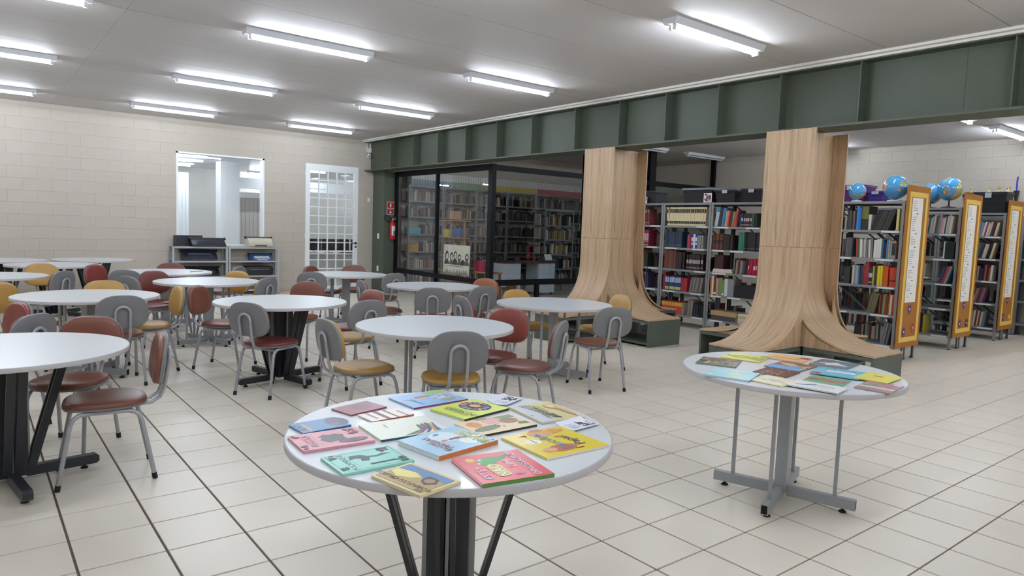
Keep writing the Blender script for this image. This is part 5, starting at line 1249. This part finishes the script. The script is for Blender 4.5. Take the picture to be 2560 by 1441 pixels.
b.sh('field_print', [(.95, .95), (.95, .2), (.3, .45), (-.6, .1), (-.95, .4), (-.95, .95)], '#c9ced6')
for q in range(11): b.sh('zebra_stripe', [(.9-.15*q, .62-.04*q), (.83-.15*q, .6-.04*q), (.74-.15*q, .1-.02*q), (.79-.15*q, .08-.02*q)], '#34343c')
b.el('lion_print', .45, -.6, .3, .26, '#d8b078').el('lion_print', .45, -.6, .17, .16, '#e8d4a8').sh('lion_print', [(.2, -.75), (-.5, -.86), (-.9, -.8), (-.5, -.7), (.2, -.55)], '#c89c5c').el('grass_print', .3, .0, .4, .14, '#a8b468').tx('ZEBRA', -.5, .35, .022, '#8a5c3c').tx('LISTRAS', -.55, -.05, .02, '#5c4c34').el('seal_print', -.3, .86, .04, .06, '#b02c2c')
for q, (x, y, rz, lb_) in enumerate([(1.844, 2.358, 113, 'curled white leaflet with a dark drawing at the far rim'), (1.855, 1.909, 96, 'curled white leaflet with a dark drawing at the right rim')]):
    o = empty('leaflet', (x, y, .7612), math.radians(rz), lb_, 'leaflet', 'curled white leaflets')
    me_ = MB(); nseg = 10; wl_, hl_ = .10, .15
    f = lambda u: .004+.012*(u-.5)**2*4*(1 if u > .5 else .4)
    for k in range(nseg+1):
        u = k/nseg; xx = -wl_/2+wl_*u
        for yy in (-hl_/2, hl_/2): me_.v += [(xx, yy, f(u)), (xx, yy, f(u)-.003)]
    for k in range(nseg):
        i = 4*k; me_.f += [(i, i+4, i+6, i+2), (i+1, i+3, i+7, i+5), (i, i+1, i+5, i+4), (i+2, i+6, i+7, i+3)]
    me_.f += [(0, 2, 3, 1), (4*nseg, 4*nseg+1, 4*nseg+3, 4*nseg+2)]
    me_.build('sheet', flat('#dfe2ee', .4), o, True)
    random.seed(q); pr = MB()
    for k in range(40):
        u, v = random.uniform(.15, .75), random.uniform(-.065, -.005); xx = -wl_/2+wl_*u
        pr.prism(ellipse(xx, v, random.uniform(.003, .009), random.uniform(.002, .006), 7), f(u)+.0004, f(u)+.0007)
    tag(pr.build('drawing_print', flat('#26262c'), o), kind='stuff')
    ln2 = MB()
    for k in range(5): u = .2+k*.12; ln2.box(-wl_/2+wl_*u, -wl_/2+wl_*u+.003, .015, .055, f(u)+.0004, f(u)+.0008)
    tag(ln2.build('text_line', flat('#9a9cab'), o), kind='stuff')
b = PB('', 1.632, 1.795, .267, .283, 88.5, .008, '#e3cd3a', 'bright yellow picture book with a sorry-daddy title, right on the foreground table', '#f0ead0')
b.sh('painted_sheen', [(.95, .95), (.95, .4), (.2, .6), (.1, .95)], '#eee08a').el('balloon_print', .2, .52, .22, .22, '#f0ecd8').el('bear_print', .72, -.1, .3, .4, '#d8a066').el('bear_print', .95, -.1, .12, .2, '#c88850').sh('bear_print', [(.5, -.4), (.9, -.45), (.75, -.85), (.6, -.8)], '#cf8f4c').el('bear_print', -.55, .15, .25, .42, '#b86a44').el('bear_print', -.55, .55, .16, .2, '#d8a078').bx('bear_print', -.8, -.35, -.74, -.1, '#8a3c28').sh('hat_print', [(.6, .42), (.75, .38), (.72, .62)], '#b03c34')  # paler corner shape paints a sheen onto the yellow cover
b.tx('Desculpa,', 0, .1, .054, '#2f86c4', .9, .12).tx('Papai!', -.15, -.42, .058, '#322f78', .9, .12, .1).tx('Carinhoso', .2, .52, .011, '#54525c')
b = PB('', 1.309, 1.682, .247, .243, 79, .012, '#cf4a52', 'red picture book about a dinosaur with a green cartoon animal, near front rim', '#5c8c3c')
b.sh('animal_print', [(.35, .55), (.62, .35), (.72, .0), (.66, -.2), (.78, -.55), (.5, -.35), (.35, -.1), (.2, .1), (.12, .4)], '#4c9c58').el('beak_print', .62, .62, .14, .12, '#d8c048', 14, .4).el('eye_print', .55, .38, .05, .05, '#e8ece0').el('eye_print', .3, .5, .05, .04, '#e8ece0').bx('arm_print', .0, .62, .04, .3, '#dfa08c').el('hand_print', .02, .68, .1, .06, '#e0a890').bx('arm_print', .3, -.5, .34, -.25, '#dfa08c')
b.sh('board_print', [(-.75, .25), (-.65, .0), (.1, .02), (.16, .28), (.05, .42), (-.65, .4)], '#e6cf6c').sh('board_print', [(-.69, .25), (-.61, .05), (.06, .07), (.11, .27), (.02, .37), (-.62, .36)], '#c8b460')
b.tx('ESTE', -.45, .66, .042, '#dfe2f4', 1.0, -.05).tx('NÃO', -.29, .21, .045, '#f6f4ee', 1.1).tx('É', -.7, -.22, .036, '#8f8fd0').tx('UM', .05, -.28, .042, '#f6f4f6').tx('DINOSSAURO!', -.02, -.62, .037, '#e3e2f6', .9)
G2 = 'picture books on the grey rod table'
def pb2(x, y, w_, h, rz, t, col, label, z=.7612, spine=None): return PB('', x, y, w_, h, rz, t, col, label, spine, z, G2)
b = pb2(3.529, 2.447, .23, .25, 116, .006, '#6f6248', 'brown photo book of animals at the left of the grey rod table')
b.bx('band_print', -1, .72, 1, .98, '#4c7a66').spots('photo_print', 60, -.92, -.92, .92, .65, ['#3c3428', '#c89c68', '#8c8468', '#5c4c34', '#b07c4c', '#d8ccb8', '#2c2820'], .08, .2, 31)
b = pb2(3.82, 2.457, .238, .238, 104, .006, '#e4d648', 'yellow and green picture book at the far rim of grey rod table')
b.sh('hill_print', [(-.98, -.2), (-.98, .7), (-.3, .4), (.2, .6), (.95, .2), (.95, -.15), (.2, .1), (-.4, -.1)], '#90b64c').spots('leaf_print', 10, -.95, -.9, -.6, -.2, ['#5c9438', '#7cac4c'], .08, .16, 32).tx('MATIMBUÁ', .05, -.2, .03, '#5c4c1c')
b = pb2(4.05, 2.307, .239, .21, 98, .006, '#e3bb80', 'orange cream picture book at the far rim, below the bench')
b.bx('band_print', -1, .6, 1, .98, '#d8a890').tx('BERIMBAU', 0, .15, .034, '#b86c24').sh('figure_print', [(-.98, -.2), (-.4, -.4), (-.5, -.95), (-.98, -.95)], '#a84c48')
b = pb2(3.816, 2.149, .208, .27, 97, .005, '#8a5c4c', 'brown and blue picture book at the middle of the grey rod table')
b.sh('sky_print', [(.95, .95), (.95, .1), (.0, .2), (-.5, -.3), (-.95, .0), (-.95, .95)], '#68a8e0').sh('building_print', [(.5, -.1), (.9, -.5), (.2, -.6), (-.4, -.2), (.0, .1)], '#d0b490').spots('house_print', 14, -.9, -.5, -.5, .3, ['#d8c4a0', '#7c6450', '#b0946c'], .08, .15, 33)
b = pb2(3.562, 2.091, .185, .214, 99, .007, '#5c3030', 'dark brown book with a white window picture on the grey rod table')
b.bx('frame_print', -.35, -.25, .45, .35, '#c4b0ac').bx('frame_print', -.28, -.18, .38, .28, '#4c2626').spots('smudge_print', 16, -.9, -.9, .9, .9, ['#8c5c58', '#d8c8c8', '#4a2828'], .05, .12, 34)
b = pb2(3.269, 2.181, .247, .241, 109.5, .009, '#aadbe6', 'pale cyan book with a yellow sun at the front left rim of grey rod table', spine='#5c8ca0')
b.el('sun_print', -.15, .05, .3, .24, '#e6e27c').tx('PRIMAVERA', -.2, -.55, .026, '#d8e8a0').spots('cloud_print', 4, .5, .3, .9, .8, ['#dff0f4'], .08, .14, 35)
b = pb2(3.344, 1.972, .2, .215, 92, .005, '#e6dfb4', 'cream book with thin frame on the front rim of grey rod table')
b.bx('frame_print', -.86, -.86, .86, .86, '#cdb97c').bx('field_print', -.83, -.83, .83, .83, '#ece7d2').tx('ANTOLOGIA', 0, .15, .024, '#5c544c').tx('POÉTICA', 0, -.12, .02, '#5c544c')
b = pb2(3.612, 1.825, .2, .213, 104, .005, '#6cae92', 'green and orange painted book lying under a white one')
b.sh('wave_print', [(-.95, .3), (-.3, .5), (.3, .2), (.95, .4), (.95, -.4), (.2, -.3), (-.4, -.1), (-.95, -.4)], '#c07c48').sh('wave_print', [(-.95, .0), (-.3, .2), (.3, -.1), (.4, -.3), (-.4, -.05), (-.95, -.3)], '#b0646c').el('fish_print', .6, .1, .25, .16, '#6c6c94')
b = pb2(3.39, 1.761, .249, .172, 100, .007, '#ecedea', 'white book with a blue brush stroke at the front rim of grey rod table', .7664)
b.sh('brush_print', [(.75, .4), (.35, .2), (.05, -.4), (.15, -.45), (.45, .05), (.8, .25)], '#3c7cbc').tx('HAICAIS', -.25, -.1, .026, '#4c4c50').bx('rule', -.6, .4, .1, .42, '#8c9c94')
b = pb2(3.858, 1.888, .253, .24, 106, .006, '#76c2da', 'turquoise book with a white title strip and red flower on grey rod table', .7664)
b.bx('title_strip', -.7, -.3, .5, .12, '#e6eaec').tx('CANTIGAS', -.1, -.09, .022, '#a86c74').spots('flower_print', 10, .6, .6, .9, .9, ['#b02c44', '#8c2c6c', '#c84c54'], .08, .14, 36).spots('bird_print', 14, -.9, -.9, .9, -.5, ['#3c4c8c', '#8c3c54', '#2c5c8c'], .04, .08, 37)
b = pb2(4.131, 2.049, .217, .252, 100, .006, '#6c7480', 'grey blue book with a white winged drawing at the far right of grey rod table')
b.sh('wing_print', [(-.9, .3), (-.2, .35), (.2, .7), (.35, .3), (.9, .2), (.3, -.05), (.0, -.4), (-.3, -.1)], '#d8dcd8').spots('wing_print', 10, -.9, .5, .9, .9, ['#b8c4c8', '#98a4ac'], .06, .14, 38).tx('ASAS', 0, -.62, .024, '#b0b8c0')
b = pb2(3.706, 1.595, .173, .25, 98, .006, '#a8848c', 'purple and pink painted book at the front right of grey rod table')
b.bx('band_print', -.95, .15, .95, .45, '#e0cda0').bx('band_print', -.95, -.75, .95, -.35, '#b07484').sh('ground_print', [(.95, .1), (.95, -.3), (.2, -.35), (-.1, 0)], '#6c8c78').tx('DUELO', .1, -.08, .024, '#d8e4dc').bx('barcode_print', -.9, -.9, -.5, -.7, '#e4dcdc').el('sun_print', .75, -.2, .12, .12, '#d8b060')
b = pb2(3.925, 1.70, .172, .25, 95, .006, '#eadf5c', 'plain yellow book with a red label at the right rim of grey rod table', .7674)
b.bx('title_label', -.2, -.35, .35, -.12, '#c86c50').tx('FARSA', .07, -.235, .012, '#a84c38').bx('rule', .3, .5, .8, .51, '#b0a444')
